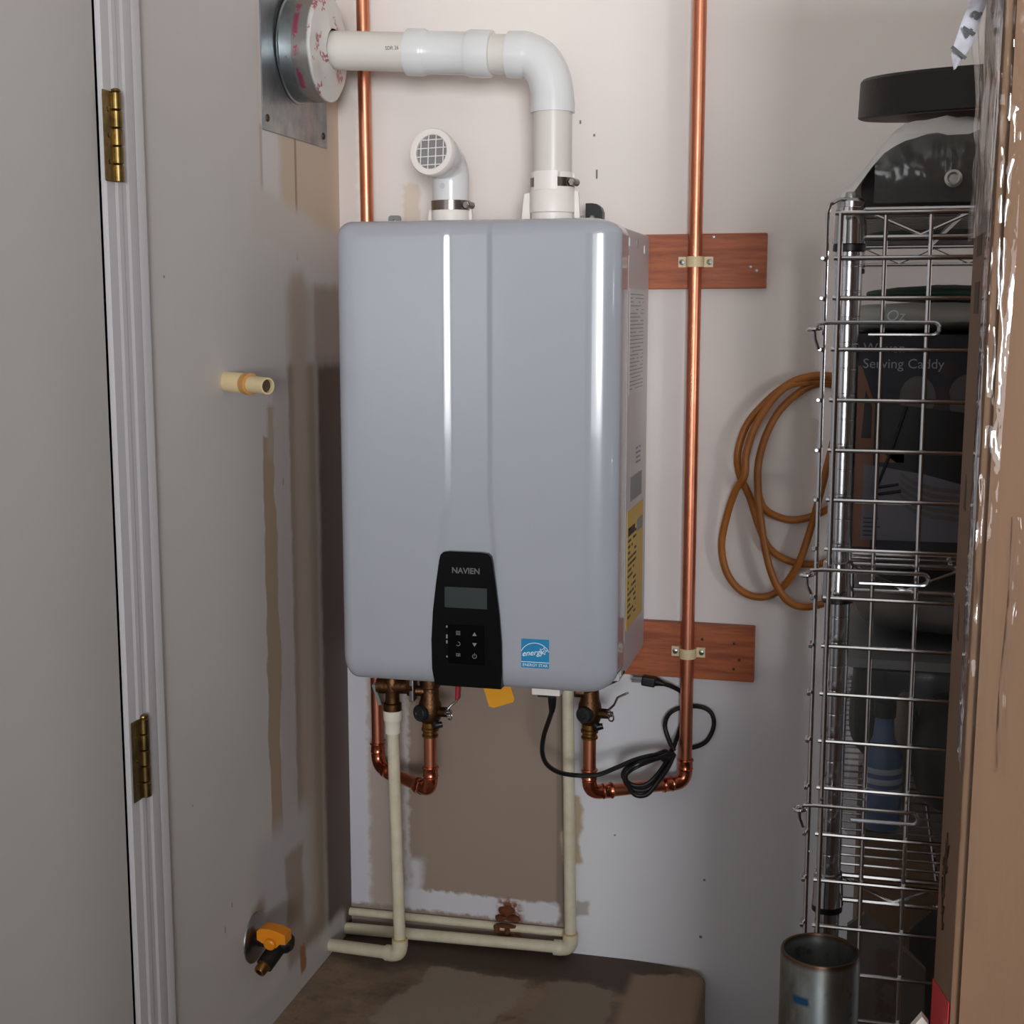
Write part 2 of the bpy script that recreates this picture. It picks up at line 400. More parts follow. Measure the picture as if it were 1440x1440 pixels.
def wall_left_mat():
    m = mat('wall_left_paint', PAINT, 0.62); n = NT(m)
    wob = n.math('MULTIPLY', n.math('SUBTRACT', n.noise(9, 5, 0.6, (1, 1, 0.6)), 0.5), 0.06)
    fine = n.math('MULTIPLY', n.math('SUBTRACT', n.noise(45, 4, 0.6, (1, 1, 0.5)), 0.5), 0.020)
    y = n.math('ADD', n.y, fine); z = n.math('ADD', n.z, fine); yw = n.math('ADD', n.y, wob); zw = n.math('ADD', n.z, wob)
    big = n.noise(2.5, 4)
    c = n.mix(n.step(big, 0.3, 0.7), (206, 200, 197), (200, 195, 192))
    # bare drywall by the corner, in vertical bands left by tape and joint compound
    c = n.mix(n.rect(y, z, -0.335, 0.1, 1.69, 2.7, 0.01), c, (206, 192, 182))
    c = n.mix(n.rect(y, z, -0.325, -0.262, 1.66, 2.7, 0.008), c, (212, 206, 202))
    c = n.mix(n.rect(y, z, -0.250, 0.1, 1.685, 2.7, 0.008), c, (202, 184, 164))
    c = n.mix(n.rect(n.y, z, -0.198, -0.190, 1.64, 1.84, 0.003), c, (158, 134, 112))
    c = n.mix(n.rect(n.y, z, -0.331, -0.324, 1.70, 1.84, 0.004), c, (176, 164, 158))
    c = n.mix(n.rect(y, z, -0.02, 0.1, 1.66, 2.7, 0.008), c, (204, 186, 166))
    # smear of compound
    zs = n.math('ADD', z, n.math('MULTIPLY', n.y, 0.18))
    c = n.mix(n.rect(yw, zs, -0.37, 0.1, 1.605, 1.685, 0.014), c, (204, 194, 188))
    # below the smear
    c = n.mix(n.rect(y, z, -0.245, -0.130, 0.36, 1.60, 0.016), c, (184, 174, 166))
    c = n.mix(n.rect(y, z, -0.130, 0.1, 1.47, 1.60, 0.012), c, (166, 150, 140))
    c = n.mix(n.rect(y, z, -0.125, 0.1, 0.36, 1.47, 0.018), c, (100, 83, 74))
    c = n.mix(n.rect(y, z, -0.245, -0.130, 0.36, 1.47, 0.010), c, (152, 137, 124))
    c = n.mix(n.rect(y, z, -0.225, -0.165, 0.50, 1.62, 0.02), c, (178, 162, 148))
    c = n.mix(n.rect(y, zw, -0.308, -0.247, 0.50, 1.45, 0.006), c, (190, 180, 178))
    # torn brown paper
    c = n.mix(n.rect(yw, zw, -0.352, -0.306, 0.70, 1.36, 0.003), c, (172, 150, 126))
    c = n.mix(n.rect(yw, zw, -0.33, -0.306, 1.33, 1.41, 0.008), c, (178, 162, 146))
    # plaster patch and scraped corner low down
    c = n.mix(n.rect(yw, zw, -0.42, -0.20, 0.50, 0.72, 0.03), c, (190, 186, 188))
    c = n.mix(n.rect(yw, z, -0.30, -0.225, 0.40, 0.66, 0.01), c, (164, 148, 136))
    c = n.mix(n.rect(yw, zw, -0.47, -0.03, 0.36, 0.455, 0.012), c, (196, 192, 190))
    c = n.mix(n.rect(yw, zw, -0.255, -0.232, 0.42, 0.475, 0.004), c, (162, 112, 76))
    c = n.mix(n.rect(yw, zw, -0.43, -0.385, 0.60, 0.63, 0.012), c, (150, 132, 118))
    # scuffs
    for (a, b_, q, r) in ((-0.275, -0.272, 1.278, 1.290), (-0.62, -0.617, 0.86, 0.863), (-0.53, -0.527, 0.63, 0.64), (-0.505, -0.502, 0.66, 0.668), (-0.65, -0.645, 1.60, 1.603), (-0.335, -0.30, 1.405, 1.4052)):
        c = n.mix(n.math('MULTIPLY', n.rect(n.y, n.z, a, b_, q, r, 0.001), 0.7), c, (90, 82, 76))
    sp = n.noise(22, 8, 0.75); c = n.mix(n.math('MULTIPLY', n.step(sp, 0.62, 0.78), 0.22), c, (160, 152, 146))
    n.color(c); n.bump(n.noise(110, 3), 0.06, 0.003)
    return m

def pad_mat():
    m = mat('pad_concrete', (128, 110, 92), 0.72); n = NT(m)
    a = n.noise(6, 8, 0.68); b_ = n.noise(28, 6, 0.7)
    c = n.mix(n.step(a, 0.35, 0.65), (148, 126, 104), (110, 93, 78))
    c = n.mix(n.math('MULTIPLY', n.step(b_, 0.5, 0.7), 0.5), c, (84, 68, 56))
    wob = n.math('MULTIPLY', n.math('SUBTRACT', n.noise(7, 5), 0.5), 0.16)
    x = n.math('ADD', n.x, wob); y = n.math('ADD', n.y, wob)
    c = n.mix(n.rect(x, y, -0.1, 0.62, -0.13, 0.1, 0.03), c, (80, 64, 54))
    c = n.mix(n.rect(x, y, 0.17, 0.36, -0.42, -0.13, 0.006), c, (152, 138, 124))
    c = n.mix(n.rect(x, y, 0.40, 0.52, -0.42, -0.12, 0.006), c, (136, 121, 105))
    c = n.mix(n.rect(n.x, y, 0.545, 0.70, -0.60, -0.05, 0.01), c, (150, 126, 102))
    n.color(c); n.bump(b_, 0.35, 0.004); return m

def tape_mat():
    m = mat('foil_tape_printed', (206, 204, 200), 0.28, 0.35); n = NT(m)
    f = n.noise(34, 2, 0.5, (2.2, 1, 1)); g = n.noise(190, 4)
    k = n.math('MULTIPLY', n.step(f, 0.56, 0.60), n.step(g, 0.42, 0.52))
    c = n.mix(k, (208, 203, 199), (168, 96, 108)); g2 = n.step(n.x, 0.052, 0.057); band = n.math('MULTIPLY', n.step(n.x, 0.042, 0.037), n.math('MULTIPLY', n.step(n.x, 0.029, 0.033), n.step(n.noise(55, 3), 0.46, 0.54)))
    side = n.mix(band, (150, 148, 146), (172, 84, 116)); n.color(n.mix(g2, side, c)); n.nt.links.new(n.math('SUBTRACT', 0.75, n.math('MULTIPLY', g2, 0.65)), n.b.inputs['Metallic'])
    n.bump(n.noise(40, 4), 0.35, 0.003); return m
M_tape = tape_mat()

# ---------------------------------------------------------------- the setting
def struct(name, b, m, parent=None, **k):
    o = b.obj(name, m, parent, **k); o['kind'] = 'structure'; return o
RX, RY, RZ = 5.2, -7.0, 2.5
M_floor = mat('garage_floor_concrete', (78, 74, 70), 0.7, var=(5, (62, 58, 54), 0.25), bump=(60, 0.1))
M_plain = mat('plain_wall_paint', (132, 122, 112), 0.65)
M_ceil = mat('ceiling_paint', (226, 220, 212), 0.7)
struct('floor', B().box(-0.1, RX + 0.1, RY - 0.1, 0.1, -0.1, 0), M_floor, smooth=False)
struct('wall_back', B().box(-0.1, RX + 0.1, 0, 0.1, 0, RZ), wall_back_mat(), smooth=False)
DY0, DY1 = -0.800, -1.72          # door opening in the left wall
wl = B().box(-0.1, 0, DY0 + 0.012, 0, 0, RZ); wl.box(-0.1, 0, RY, DY1 - 0.012, 0, RZ); wl.box(-0.1, 0, DY1 - 0.012, DY0 + 0.012, 2.06, RZ)
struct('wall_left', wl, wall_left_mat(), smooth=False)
struct('wall_right', B().box(RX, RX + 0.1, RY, 0, 0, RZ), M_plain, smooth=False)
wf = B().box(-0.1, 0.2, RY - 0.1, RY, 0, RZ); wf.box(4.1, RX + 0.1, RY - 0.1, RY, 0, RZ); wf.box(0.2, 4.1, RY - 0.1, RY, 2.15, RZ)
struct('wall_front', wf, M_plain, smooth=False)
struct('ceiling', B().box(-0.1, RX + 0.1, RY - 0.1, 0.1, RZ, RZ + 0.1), M_ceil, smooth=False)

# door, its casing and hinges
door = struct('door_1', B().box(-0.040, 0.001, DY1, DY0 - 0.0020, 0.012, 2.04).bevel(0.002, 2), M_door, wn=True)
prof = [(-0.7955, -0.02), (-0.7955, 0.003), (-0.793, 0.0055), (-0.776, 0.0065), (-0.772, 0.0085), (-0.764, 0.0090), (-0.760, 0.0075), (-0.752, 0.0080), (-0.748, 0.0100),
        (-0.733, 0.0112), (-0.728, 0.0100), (-0.723, 0.0118), (-0.711, 0.0122), (-0.7065, 0.0105), (-0.7055, 0.0), (-0.7055, -0.02)]
def casing(prof, name, z0, z1):
    b = B(); b.prism([(y, x) for y, x in prof], (0, 0, z0), (0, 1, 0), (1, 0, 0), -(z1 - z0))
    return struct(name, b, M_trim, ang=20)
jb = B(); jb.box(-0.1, -0.0005, -0.7955, -0.7885, 0.0, 2.06); jb.box(-0.1, -0.043, -0.8160, -0.7955, 0.0, 2.06)
struct('trim_3', jb, M_trim, smooth=False)
casing(prof, 'trim_1', 0.0, 2.11)
casing([(2 * (DY0 + DY1) / 2 - y, x) for y, x in prof], 'trim_2', 0.0, 2.11)
hb = B(); hb.box(0.0068, 0.0092, -0.7995, -0.772, 1.712, 1.819).bevel(0.0008, 1)
hinge = hb.obj('hinge', M_oldbrass, door, wn=True)
hinges = []
for k in range(5):
    z0 = 1.712 + k * 0.0214
    kb = B().lathe((0.0105, -0.7725, z0 + 0.0004), (0, 0, 1), [(0.0055, 0), (0.0068, 0.001), (0.0068, 0.0196), (0.0055, 0.0206)], 16)
    kb.obj('knuckle', M_oldbrass, hinge)
B().lathe((0.0105, -0.7725, 1.818), (0, 0, 1), [(0.0052, 0), (0.0062, 0.002), (0.0058, 0.004), (0.003, 0.0055)], 14).obj('hinge_pin', M_oldbrass, hinge)
for k, z in enumerate((1.735, 1.766, 1.797)):
    B().lathe((0.0092, -0.789, z), (1, 0, 0), [(0.003, 0), (0.003, 0.0008), (0.0015, 0.0012)], 10).obj('hinge_screw', M_oldbrass, hinge)
h2 = hinge.copy(); col.objects.link(h2); h2.parent = door; h2.location = hinge.location + V((0, 0.008, -0.785))
for k in kids(hinge):
    c = k.copy(); col.objects.link(c); c.parent = h2; c.matrix_parent_inverse = k.matrix_parent_inverse.copy()

# concrete pad the old tank heater stood on
pb = B().box(0.0, 0.672, -1.05, 0.0, 0, 0.40)
bm = pb.bm
pb.bevel(0.045, 6, filt=lambda e: all(abs(v.co.x - 0.672) < 1e-4 for v in e.verts) and abs(e.verts[0].co.z - e.verts[1].co.z) > 0.1 and e.verts[0].co.y > -0.5)
pb.bevel(0.012, 3, filt=lambda e: all(v.co.z > 0.399 for v in e.verts) and max(v.co.x for v in e.verts) > 0.01 and min(v.co.y for v in e.verts) < -0.0005)
pad = pb.obj('concrete_pad', pad_mat(), wn=True)
tag(pad, 'raised stained brown concrete pad on the floor under the water heater', 'platform')

# ---------------------------------------------------------------- the water heater
HX0, HX1, HZ0, HZ1, HYF = 0.1185, 0.557, 0.981, 1.691, -0.340
wh = thing('water_heater', (0.336, -0.02, 0.981), 'white glossy wall-hung tankless water heater with black control panel on its front', 'water heater')
# front cover: rounded box, its front face a fine grid with the shallow channel pressed into it
R = 0.024
cb = B().box(HX0, HX1, HYF, -0.265, HZ0, HZ1)
isfront = lambda e: all(abs(v.co.y - HYF) < 1e-5 for v in e.verts)
iscorner = lambda e: abs(e.verts[0].co.y - e.verts[1].co.y) > 0.05
cb.bevel(R, 10, filt=lambda e: isfront(e) or iscorner(e))
bm = cb.bm
for f in [f for f in bm.faces if abs(f.normal.y) > 0.999 and f.calc_center_median().y < -0.33]: bm.faces.remove(f)
for f in [f for f in bm.faces if abs(f.normal.y) > 0.999 and f.calc_center_median().y > -0.27]: bm.faces.remove(f)
for v in bm.verts:      # softer, wider rounding on the right edge and along the bottom
    if v.co.x > HX1 - R - 1e-6: v.co.x = HX1 - (HX1 - v.co.x) * 2.1
    if v.co.z < HZ0 + R + 1e-6: v.co.z = HZ0 + (v.co.z - HZ0) * 1.6
ix0, ix1, iz0, iz1 = HX0 + R, HX1 - R * 2.1, HZ0 + R * 1.6, HZ1 - R
def sm(t): t = min(1, max(0, t)); return t * t * (3 - 2 * t)
def channel(x, z):
    widen = sm((1.29 - z) / 0.11)
    l, r = 0.297 - 0.013 * widen, 0.363 + 0.006 * widen
    dep = 0.0034
    return dep * sm((x - l + 0.008) / 0.016) * (1 - sm((x - r + 0.006) / 0.012))
xs = [ix0 + (ix1 - ix0) * i / 24 for i in range(25)]
xs = sorted(set(xs + [0.270 + 0.0014 * i for i in range(82)]))
zs = [iz0 + (iz1 - iz0) * i / 60 for i in range(61)]
gv = [[bm.verts.new((x, HYF + channel(x, z), z)) for z in zs] for x in xs]
for i in range(len(xs) - 1):
    for j in range(len(zs) - 1): bm.faces.new((gv[i][j], gv[i + 1][j], gv[i + 1][j + 1], gv[i][j + 1]))
# top rounding redone with the channel running over it
for f in [f for f in bm.faces if all(v.co.z > iz1 - 1e-5 and v.co.y < HYF + R + 1e-5 and ix0 - 1e-5 < v.co.x < ix1 + 1e-5 for v in f.verts) and abs(f.normal.x) < 0.05 and 0.01 < f.normal.z < 0.9999]: bm.faces.remove(f)
NA = 10
tv = [[bm.verts.new((x, HYF + R * (1 - math.cos(PI / 2 * k / NA)) + channel(x, iz1) * (1 - k / NA), iz1 + R * math.sin(PI / 2 * k / NA) - channel(x, iz1) * math.sin(PI / 2 * k / NA) * (1 - k / NA))) for k in range(NA + 1)] for x in xs]
for i in range(len(xs) - 1):
    for k in range(NA): bm.faces.new((tv[i][k], tv[i + 1][k], tv[i + 1][k + 1], tv[i][k + 1]))
bmesh.ops.remove_doubles(bm, verts=bm.verts, dist=1e-5)
cb.obj('front_cover', M_white, wh, wn=True)
# body behind it
bb = B().box(0.1235, 0.552, -0.268, -0.021, 0.986, 1.680).bevel(0.004, 2)
body = bb.obj('body', M_body, wh, wn=True)
# raised side panel on the right with rounded ends
sp = B().prism(rrect(-0.258, -0.060, 1.040, 1.640, 0.022), (0.552, 0, 0), (0, 1, 0), (0, 0, 1), 0.0045).bevel(0.0025, 2)
side = sp.obj('side_panel', M_body, wh, wn=True)
for (y, z) in ((-0.225, 1.660), (-0.075, 1.655), (-0.150, 1.661)):
    B().prism(rrect(y - 0.004, y + 0.004, z - 0.007, z + 0.007, 0.0035), (0.5518, 0, 0), (0, 1, 0), (0, 0, 1), 0.0012).obj('slot', M_paperw if y != -0.15 else M_greyink, body)
M_warn = mat('warning_label_pale', (212, 208, 208), 0.6)
wl_ = B().prism([(-0.245, 1.43), (-0.105, 1.43), (-0.105, 1.59), (-0.245, 1.59)], (0.5566, 0, 0), (0, 1, 0), (0, 0, 1), 0.0005).obj('warning_label', M_warn, side, smooth=False)
def lines(x, y0, y1, z0, z1, n, seed, h=0.0016):
    rnd = random.Random(seed); b = B()
    for i in range(n):
        z = z1 - (z1 - z0) * (i + 0.5) / n; y = y0
        while y < y1:
            l = rnd.uniform(0.006, 0.03)
            if rnd.random() < 0.85: b.box(x, x + 0.0002, y, min(y + l, y1), z - h / 2, z + h / 2)
            y += l + 0.003
    return b
lines(0.5571, -0.240, -0.110, 1.435, 1.585, 26, 3).obj('small_print', M_greyink, side, smooth=False)['kind'] = 'stuff'
B().prism([(-0.22, 1.262), (-0.105, 1.262), (-0.105, 1.300), (-0.22, 1.300)], (0.5566, 0, 0), (0, 1, 0), (0, 0, 1), 0.0005).obj('rating_plate', M_greyink, side, smooth=False)
lines(0.5571, -0.165, -0.120, 1.315, 1.345, 4, 9, 0.003).obj('stamped_marks', M_greyink, side, smooth=False)
yl = B().prism([(-0.245, 1.062), (-0.085, 1.062), (-0.085, 1.250), (-0.245, 1.250)], (0.5566, 0, 0), (0, 1, 0), (0, 0, 1), 0.0006).obj('efficiency_label', M_yellow, side, smooth=False)
yl['label'] = 'yellow rating label with dark print'
ylb = lines(0.5572, -0.235, -0.155, 1.075, 1.225, 16, 5, 0.004); ylb.box(0.5572, 0.5574, -0.235, -0.17, 1.212, 1.222)
ylb.obj('label_print', M_ink, side, smooth=False)['kind'] = 'stuff'
B().box(0.5572, 0.5575, -0.150, -0.092, 1.205, 1.225).obj('label_header', M_greyink, side, smooth=False)
# seam strip where cover meets body
B().box(0.5515, 0.5535, -0.267, -0.2625, 0.995, 1.675).obj('seam_strip', M_body, wh, smooth=False)

# control panel
def panel_poly():
    L = [(0.2760, 0.984), (0.2715, 1.010), (0.2708, 1.055), (0.2735, 1.100), (0.2790, 1.145), (0.2842, 1.180)]
    top = [(0.2862, 1.1885), (0.2910, 1.1935), (0.3000, 1.1950), (0.3520, 1.1950), (0.3610, 1.1935), (0.3660, 1.1885)]
    Rr = [(0.3685, 1.180), (0.3735, 1.145), (0.3790, 1.100), (0.3825, 1.055), (0.3832, 1.010), (0.3815, 0.984)]
    return [(x, z) for x, z in (L + top + Rr)][::-1]
PYF = -0.3455
cp = B().prism(panel_poly(), (0, -0.300, 0), (1, 0, 0), (0, 0, 1), 0.0455)
cp.bevel(0.0022, 3, filt=lambda e: all(v.co.y < -0.34 for v in e.verts))
panel = cp.obj('control_panel', M_blackp, wh, wn=True)
text('NAVIEN', 0.0125, (0.3265, PYF - 0.0001, 1.1655), FRONT, M_brand, panel, 'brand_lettering', bold=0.0003)
B().box(0.2925, 0.3600, PYF - 0.0006, PYF + 0.001, 1.1075, 1.1400).bevel(0.0005, 1).obj('display', M_lcd, panel, wn=True)
B().prism(rrect(0.2975, 0.3560, 1.020, 1.082, 0.003), (0, PYF, 0), (1, 0, 0), (0, 0, 1), 0.0006).obj('keypad', M_blackk, panel, smooth=False)
def icon(b): b.obj('button_icon', M_glyph, panel, smooth=False)
yi = PYF - 0.0006
def plate(poly): return B().prism(poly, (0, yi, 0), (1, 0, 0), (0, 0, 1), 0.0003)
icon(plate([(0.3365, 1.0655), (0.3435, 1.0655), (0.3400, 1.0712)]))
icon(plate([(0.3365, 1.0542), (0.3400, 1.0485), (0.3435, 1.0542)]))
def ringpoly(b, cx, cz, r, wd, a0, a1, n=14):
    for i in range(n):
        p, q = a0 + (a1 - a0) * i / n, a0 + (a1 - a0) * (i + 1) / n
        b.prism([(cx + r * math.cos(p), cz + r * math.sin(p)), (cx + r * math.cos(q), cz + r * math.sin(q)), (cx + (r - wd) * math.cos(q), cz + (r - wd) * math.sin(q)), (cx + (r - wd) * math.cos(p), cz + (r - wd) * math.sin(p))], (0, yi, 0), (1, 0, 0), (0, 0, 1), 0.0003)
    return b
icon(ringpoly(B(), 0.3400, 1.0335, 0.0036, 0.0008, -4.2, 1.05).box(0.3396, 0.3404, yi - 0.0003, yi, 1.034, 1.0385))
b = B()
for k in range(3): b.box(0.3105, 0.3175, yi - 0.0003, yi, 1.0705 - 0.0024 * k, 1.0715 - 0.0024 * k)
icon(b)
icon(ringpoly(B(), 0.3140, 1.0515, 0.0034, 0.0008, -2.6, 1.7))
b = B()
for k in range(2): b.box(0.3105, 0.3175, yi - 0.0003, yi, 1.0352 - 0.003 * k, 1.0362 - 0.003 * k)
b.box(0.3105, 0.3113, yi - 0.0003, yi, 1.032, 1.037); b.box(0.3150, 0.3158, yi - 0.0003, yi, 1.032, 1.037); icon(b)
for z, l in ((1.0775, 0.0035), (1.062, 0.006), (1.0535, 0.005), (1.0305, 0.0028)):
    B().box(0.2945, 0.2970, PYF - 0.0004, PYF, z - l / 2, z + l / 2).obj('indicator_mark', M_glyph, panel, smooth=False)

# blue efficiency sticker
ys = HYF - 0.0004
st = B().box(0.412, 0.4555, ys, HYF + 0.0002, 1.0195, 1.0645).obj('efficiency_sticker', M_blue, wh, smooth=False)
yi = ys
ringpoly(B(), 0.4338, 1.0345, 0.0245, 0.0010, 0.45, PI - 0.45, 24).obj('sticker_arc', M_paperw, st, smooth=False)
star = []
for i in range(10):
    r = 0.0062 if i % 2 == 0 else 0.0028; a = PI / 2 + i * PI / 5 - 0.2
    star.append((0.4465 + r * math.cos(a), 1.0465 + r * math.sin(a)))
sb = B()
for i in range(10):
    p, q = V(star[i]), V(star[(i + 1) % 10]); d = (q - p).normalized() * 0.0004; n_ = V((-d.y, d.x))
    sb.prism([tuple(p + n_), tuple(p - n_), tuple(q - n_), tuple(q + n_)], (0, yi, 0), (1, 0, 0), (0, 0, 1), 0.0003)
sb.obj('star_outline', M_paperw, st, smooth=False)
text('energy', 0.0125, (0.4295, yi - 0.0002, 1.0430), (PI / 2, -0.14, 0), M_paperw, st, 'script_lettering', shear=0.35, bold=0.0001)
B().box(0.412, 0.4555, yi - 0.0003, yi, 1.0280, 1.0291).obj('sticker_line', M_paperw, st, smooth=False)
text('ENERGY STAR', 0.0062, (0.4338, yi - 0.0002, 1.0237), FRONT, M_paperw, st, 'sticker_lettering')

# vent ports and mounting tabs on top, cord entry below
ex = (0.4225, -0.18)
pt = B().lathe((ex[0], ex[1], 1.672), (0, 0, 1), [(0.0325, 0), (0.0325, 0.035), (0.0355, 0.037), (0.0355, 0.068), (0.0345, 0.070), (0.0345, 0.078), (0.0335, 0.080)], 40)
pt.obj('exhaust_port', M_pvcport, wh)
ep = B()
ep.prism([(-0.0355, 1.672), (-0.0355, 1.740), (-0.0445, 1.738), (-0.052, 1.672)], (ex[0], ex[1] + 0.003, 0), (1, 0, 0), (0, 0, 1), 0.006)
ep.obj('port_rib', M_pvcport, wh, smooth=False); ep = B()
ep.prism([(0.0355, 1.672), (0.046, 1.672), (0.0415, 1.740), (0.0355, 1.742)], (ex[0], ex[1] + 0.003, 0), (1, 0, 0), (0, 0, 1), 0.006)
ep.obj('port_rib', M_pvcport, wh, smooth=False)
# gripping fingers of the port, standing inside the clamp
def fingers(c, r, z0, z1, gaps, name):
    b = B()
    for a0, a1 in gaps:
        n = 8; po = [((r + 0.0016) * math.cos(a0 + (a1 - a0) * i / n), (r + 0.0016) * math.sin(a0 + (a1 - a0) * i / n)) for i in range(n + 1)]
        pi_ = [((r - 0.0016) * math.cos(a1 + (a0 - a1) * i / n), (r - 0.0016) * math.sin(a1 + (a0 - a1) * i / n)) for i in range(n + 1)]
        b.prism(po + pi_, (c[0], c[1], z0), (1, 0, 0), (0, 1, 0), z1 - z0)
    return b.obj(name, M_pvcport, wh)
fingers(ex, 0.0352, 1.742, 1.770, [(math.radians(232), math.radians(294))], 'port_finger')
fingers(ex, 0.0330, 1.745, 1.769, [(math.radians(300), math.radians(345)), (math.radians(180), math.radians(225)), (math.radians(20), math.radians(160))], 'port_finger')
iy = -0.17
pt = B().lathe((0.2545, iy, 1.672), (0, 0, 1), [(0.0300, 0), (0.0300, 0.026), (0.0312, 0.027), (0.0312, 0.048), (0.0300, 0.050)], 40); pt.obj('intake_port', M_pvcport, wh)
ep = B(); ep.prism([(-0.0310, 1.672), (-0.0310, 1.718), (-0.0355, 1.716), (-0.0420, 1.672)], (0.2545, iy + 0.003, 0), (1, 0, 0), (0, 0, 1), 0.006)
ep.obj('port_rib', M_pvcport, wh, smooth=False); ep = B()
ep.prism([(0.0310, 1.672), (0.0370, 1.672), (0.0350, 1.716), (0.0310, 1.718)], (0.2545, iy + 0.003, 0), (1, 0, 0), (0, 0, 1), 0.006)
ep.obj('port_rib', M_pvcport, wh, smooth=False)
for x in (0.112,):
    tb = B().prism(rrect(x - 0.011, x + 0.011, 1.672, 1.7195, 0.005), (0, -0.028, 0), (1, 0, 0), (0, 0, 1), 0.0035)
    tb.box(x - 0.016, x + 0.016, -0.20, -0.03, 1.679, 1.6815)
    tb.obj('mounting_tab', M_steel, wh, smooth=False)
    B().lathe((x, -0.0315, 1.708), (0, -1, 0), [(0.005, 0), (0.005, 0.002), (0.003, 0.003)], 12).obj('tab_screw', M_chrome, wh)
kb = B().prism([(0.468, 1.690), (0.478, 1.690), (0.478, 1.682), (0.505, 1.682), (0.505, 1.714), (0.502, 1.722), (0.496, 1.727), (0.488, 1.7285), (0.4775, 1.7285), (0.4775, 1.706), (0.468, 1.700)][::-1], (0, -0.10, 0), (1, 0, 0), (0, 0, 1), -0.022)
[setattr(v.co, 'x', v.co.x - 0.018) for v in kb.bm.verts]; kb.bevel(0.002, 2); kb.obj('black_bracket', M_blackr, wh, wn=True)
B().lathe((0.4745, -0.1225, 1.7035), (0, -1, 0), [(0.0048, -0.001), (0.0048, 0.001), (0.003, 0.0025)], 14).obj('bracket_rivet', M_steel, wh)
tb = B().prism([(0.4615, 1.678), (0.485, 1.678), (0.485, 1.708), (0.471, 1.7065), (0.4655, 1.703)][::-1], (0, -0.124, 0), (1, 0, 0), (0, 0, 1), 0.002)
[setattr(v.co, 'x', v.co.x - 0.022) for v in tb.bm.verts]; tb.obj('mounting_tab', M_steel, wh, smooth=False)
B().box(0.4185, 0.4640, -0.300, -0.268, 0.9655, 0.986).bevel(0.002, 2).obj('cord_entry', M_pvcport, wh, wn=True)
B().box(0.428, 0.4560, -0.298, -0.270, 0.9625, 0.9665).obj('cord_grommet', M_blackr, wh, smooth=False)
b = B().tube([(0.507, -0.30, 0.976), (0.520, -0.27, 0.974), (0.545, -0.255, 0.985), (0.553, -0.235, 0.995)], 0.0022, 8); b.obj('earth_wire', M_cap, wh)

# ---------------------------------------------------------------- exhaust vent
A0, A1 = V((0.040, -0.18, 1.9705)), V((0.372, -0.18, 1.9490))
dirv = (A1 - A0).normalized()
vent = thing('exhaust_vent_pipe', (0.4225, -0.18, 1.745), 'white plastic exhaust vent pipe bending from heater top to left wall', 'vent pipe')
at = lambda x: A0 + dirv * ((x - A0.x) / dirv.x)
B().cyl(at(0.030), at(0.386), 0.0300, 40).obj('horizontal_pipe', M_pvc, vent)
cpl = B().lathe(at(0.188), dirv, [(0.0302, 0), (0.0352, 0.0005), (0.0357, 0.004), (0.0357, 0.027), (0.0340, 0.031), (0.0325, 0.034), (0.0323, 0.095), (0.0340, 0.099), (0.0357, 0.103), (0.0357, 0.134), (0.0352, 0.138), (0.0302, 0.139)], 44)
cpl.obj('coupling', M_pvcfit, vent)
zc0 = 1.860
ctr = V((0.366, -0.18, zc0 + 0.030)); rr = ex[0] - ctr.x
p_in = at(0.352); p_mid = at(0.378)
path = [p_in, p_in + dirv * 0.012, p_in + dirv * 0.024]
end = V((ex[0], -0.18, zc0))
P0, P3 = path[-1], end + V((0, 0, 0.014)); P1, P2 = P0 + dirv * 0.030, P3 + V((0, 0, 0.040))
for i in range(1, 17):
    t = i / 16; path.append(P0 * (1 - t) ** 3 + P1 * 3 * t * (1 - t) ** 2 + P2 * 3 * t * t * (1 - t) + P3 * t ** 3)
path.append(end)
rad = [0.0345] + [0.0352] * 2 + [0.0345] + [0.0332] * 13 + [0.0336] + [0.0342] * 2
rad = (rad + [0.0342] * 40)[:len(path)]
eb = B().tube(path, rad, 40); eb.obj('elbow', M_pvcfit, vent)
B().cyl((ex[0], -0.18, 1.748), (ex[0], -0.18, 1.872), 0.0302, 40).obj('vertical_pipe', M_pvc, vent)
M_print = mat('pipe_print', (92, 90, 92), 0.7)
text('SDR 26', 0.008, (at(0.172).x, -0.2103, 1.9625), FRONT, M_print, vent, 'pipe_lettering', sx=0.9)
def clamp(name, c, r, z, h, m_par, ang, wide=True):
    b = B().lathe((c[0], c[1], z), (0, 0, 1), [(r - 0.001, 0), (r, 0.0004), (r, h - 0.0004), (r - 0.001, h)], 48, False, False)
    o = b.obj('hose_clamp', M_clamp, m_par)
    a = math.radians(ang); d = V((math.cos(a), math.sin(a), 0)); t = V((-d.y, d.x, 0))
    p = V((c[0], c[1], z + h / 2)) + d * (r + 0.003)
    B().cyl(p - t * 0.010, p + t * 0.006, 0.0058, 16).obj('clamp_housing', M_clamp, o)
    B().lathe(p - t * 0.010, -t, [(0.0052, 0), (0.0052, 0.004), (0.0044, 0.0055)], 6).obj('clamp_screw', M_chrome, o)
    return o
clamp('vent', ex, 0.0350, 1.7465, 0.0145, vent, -12)

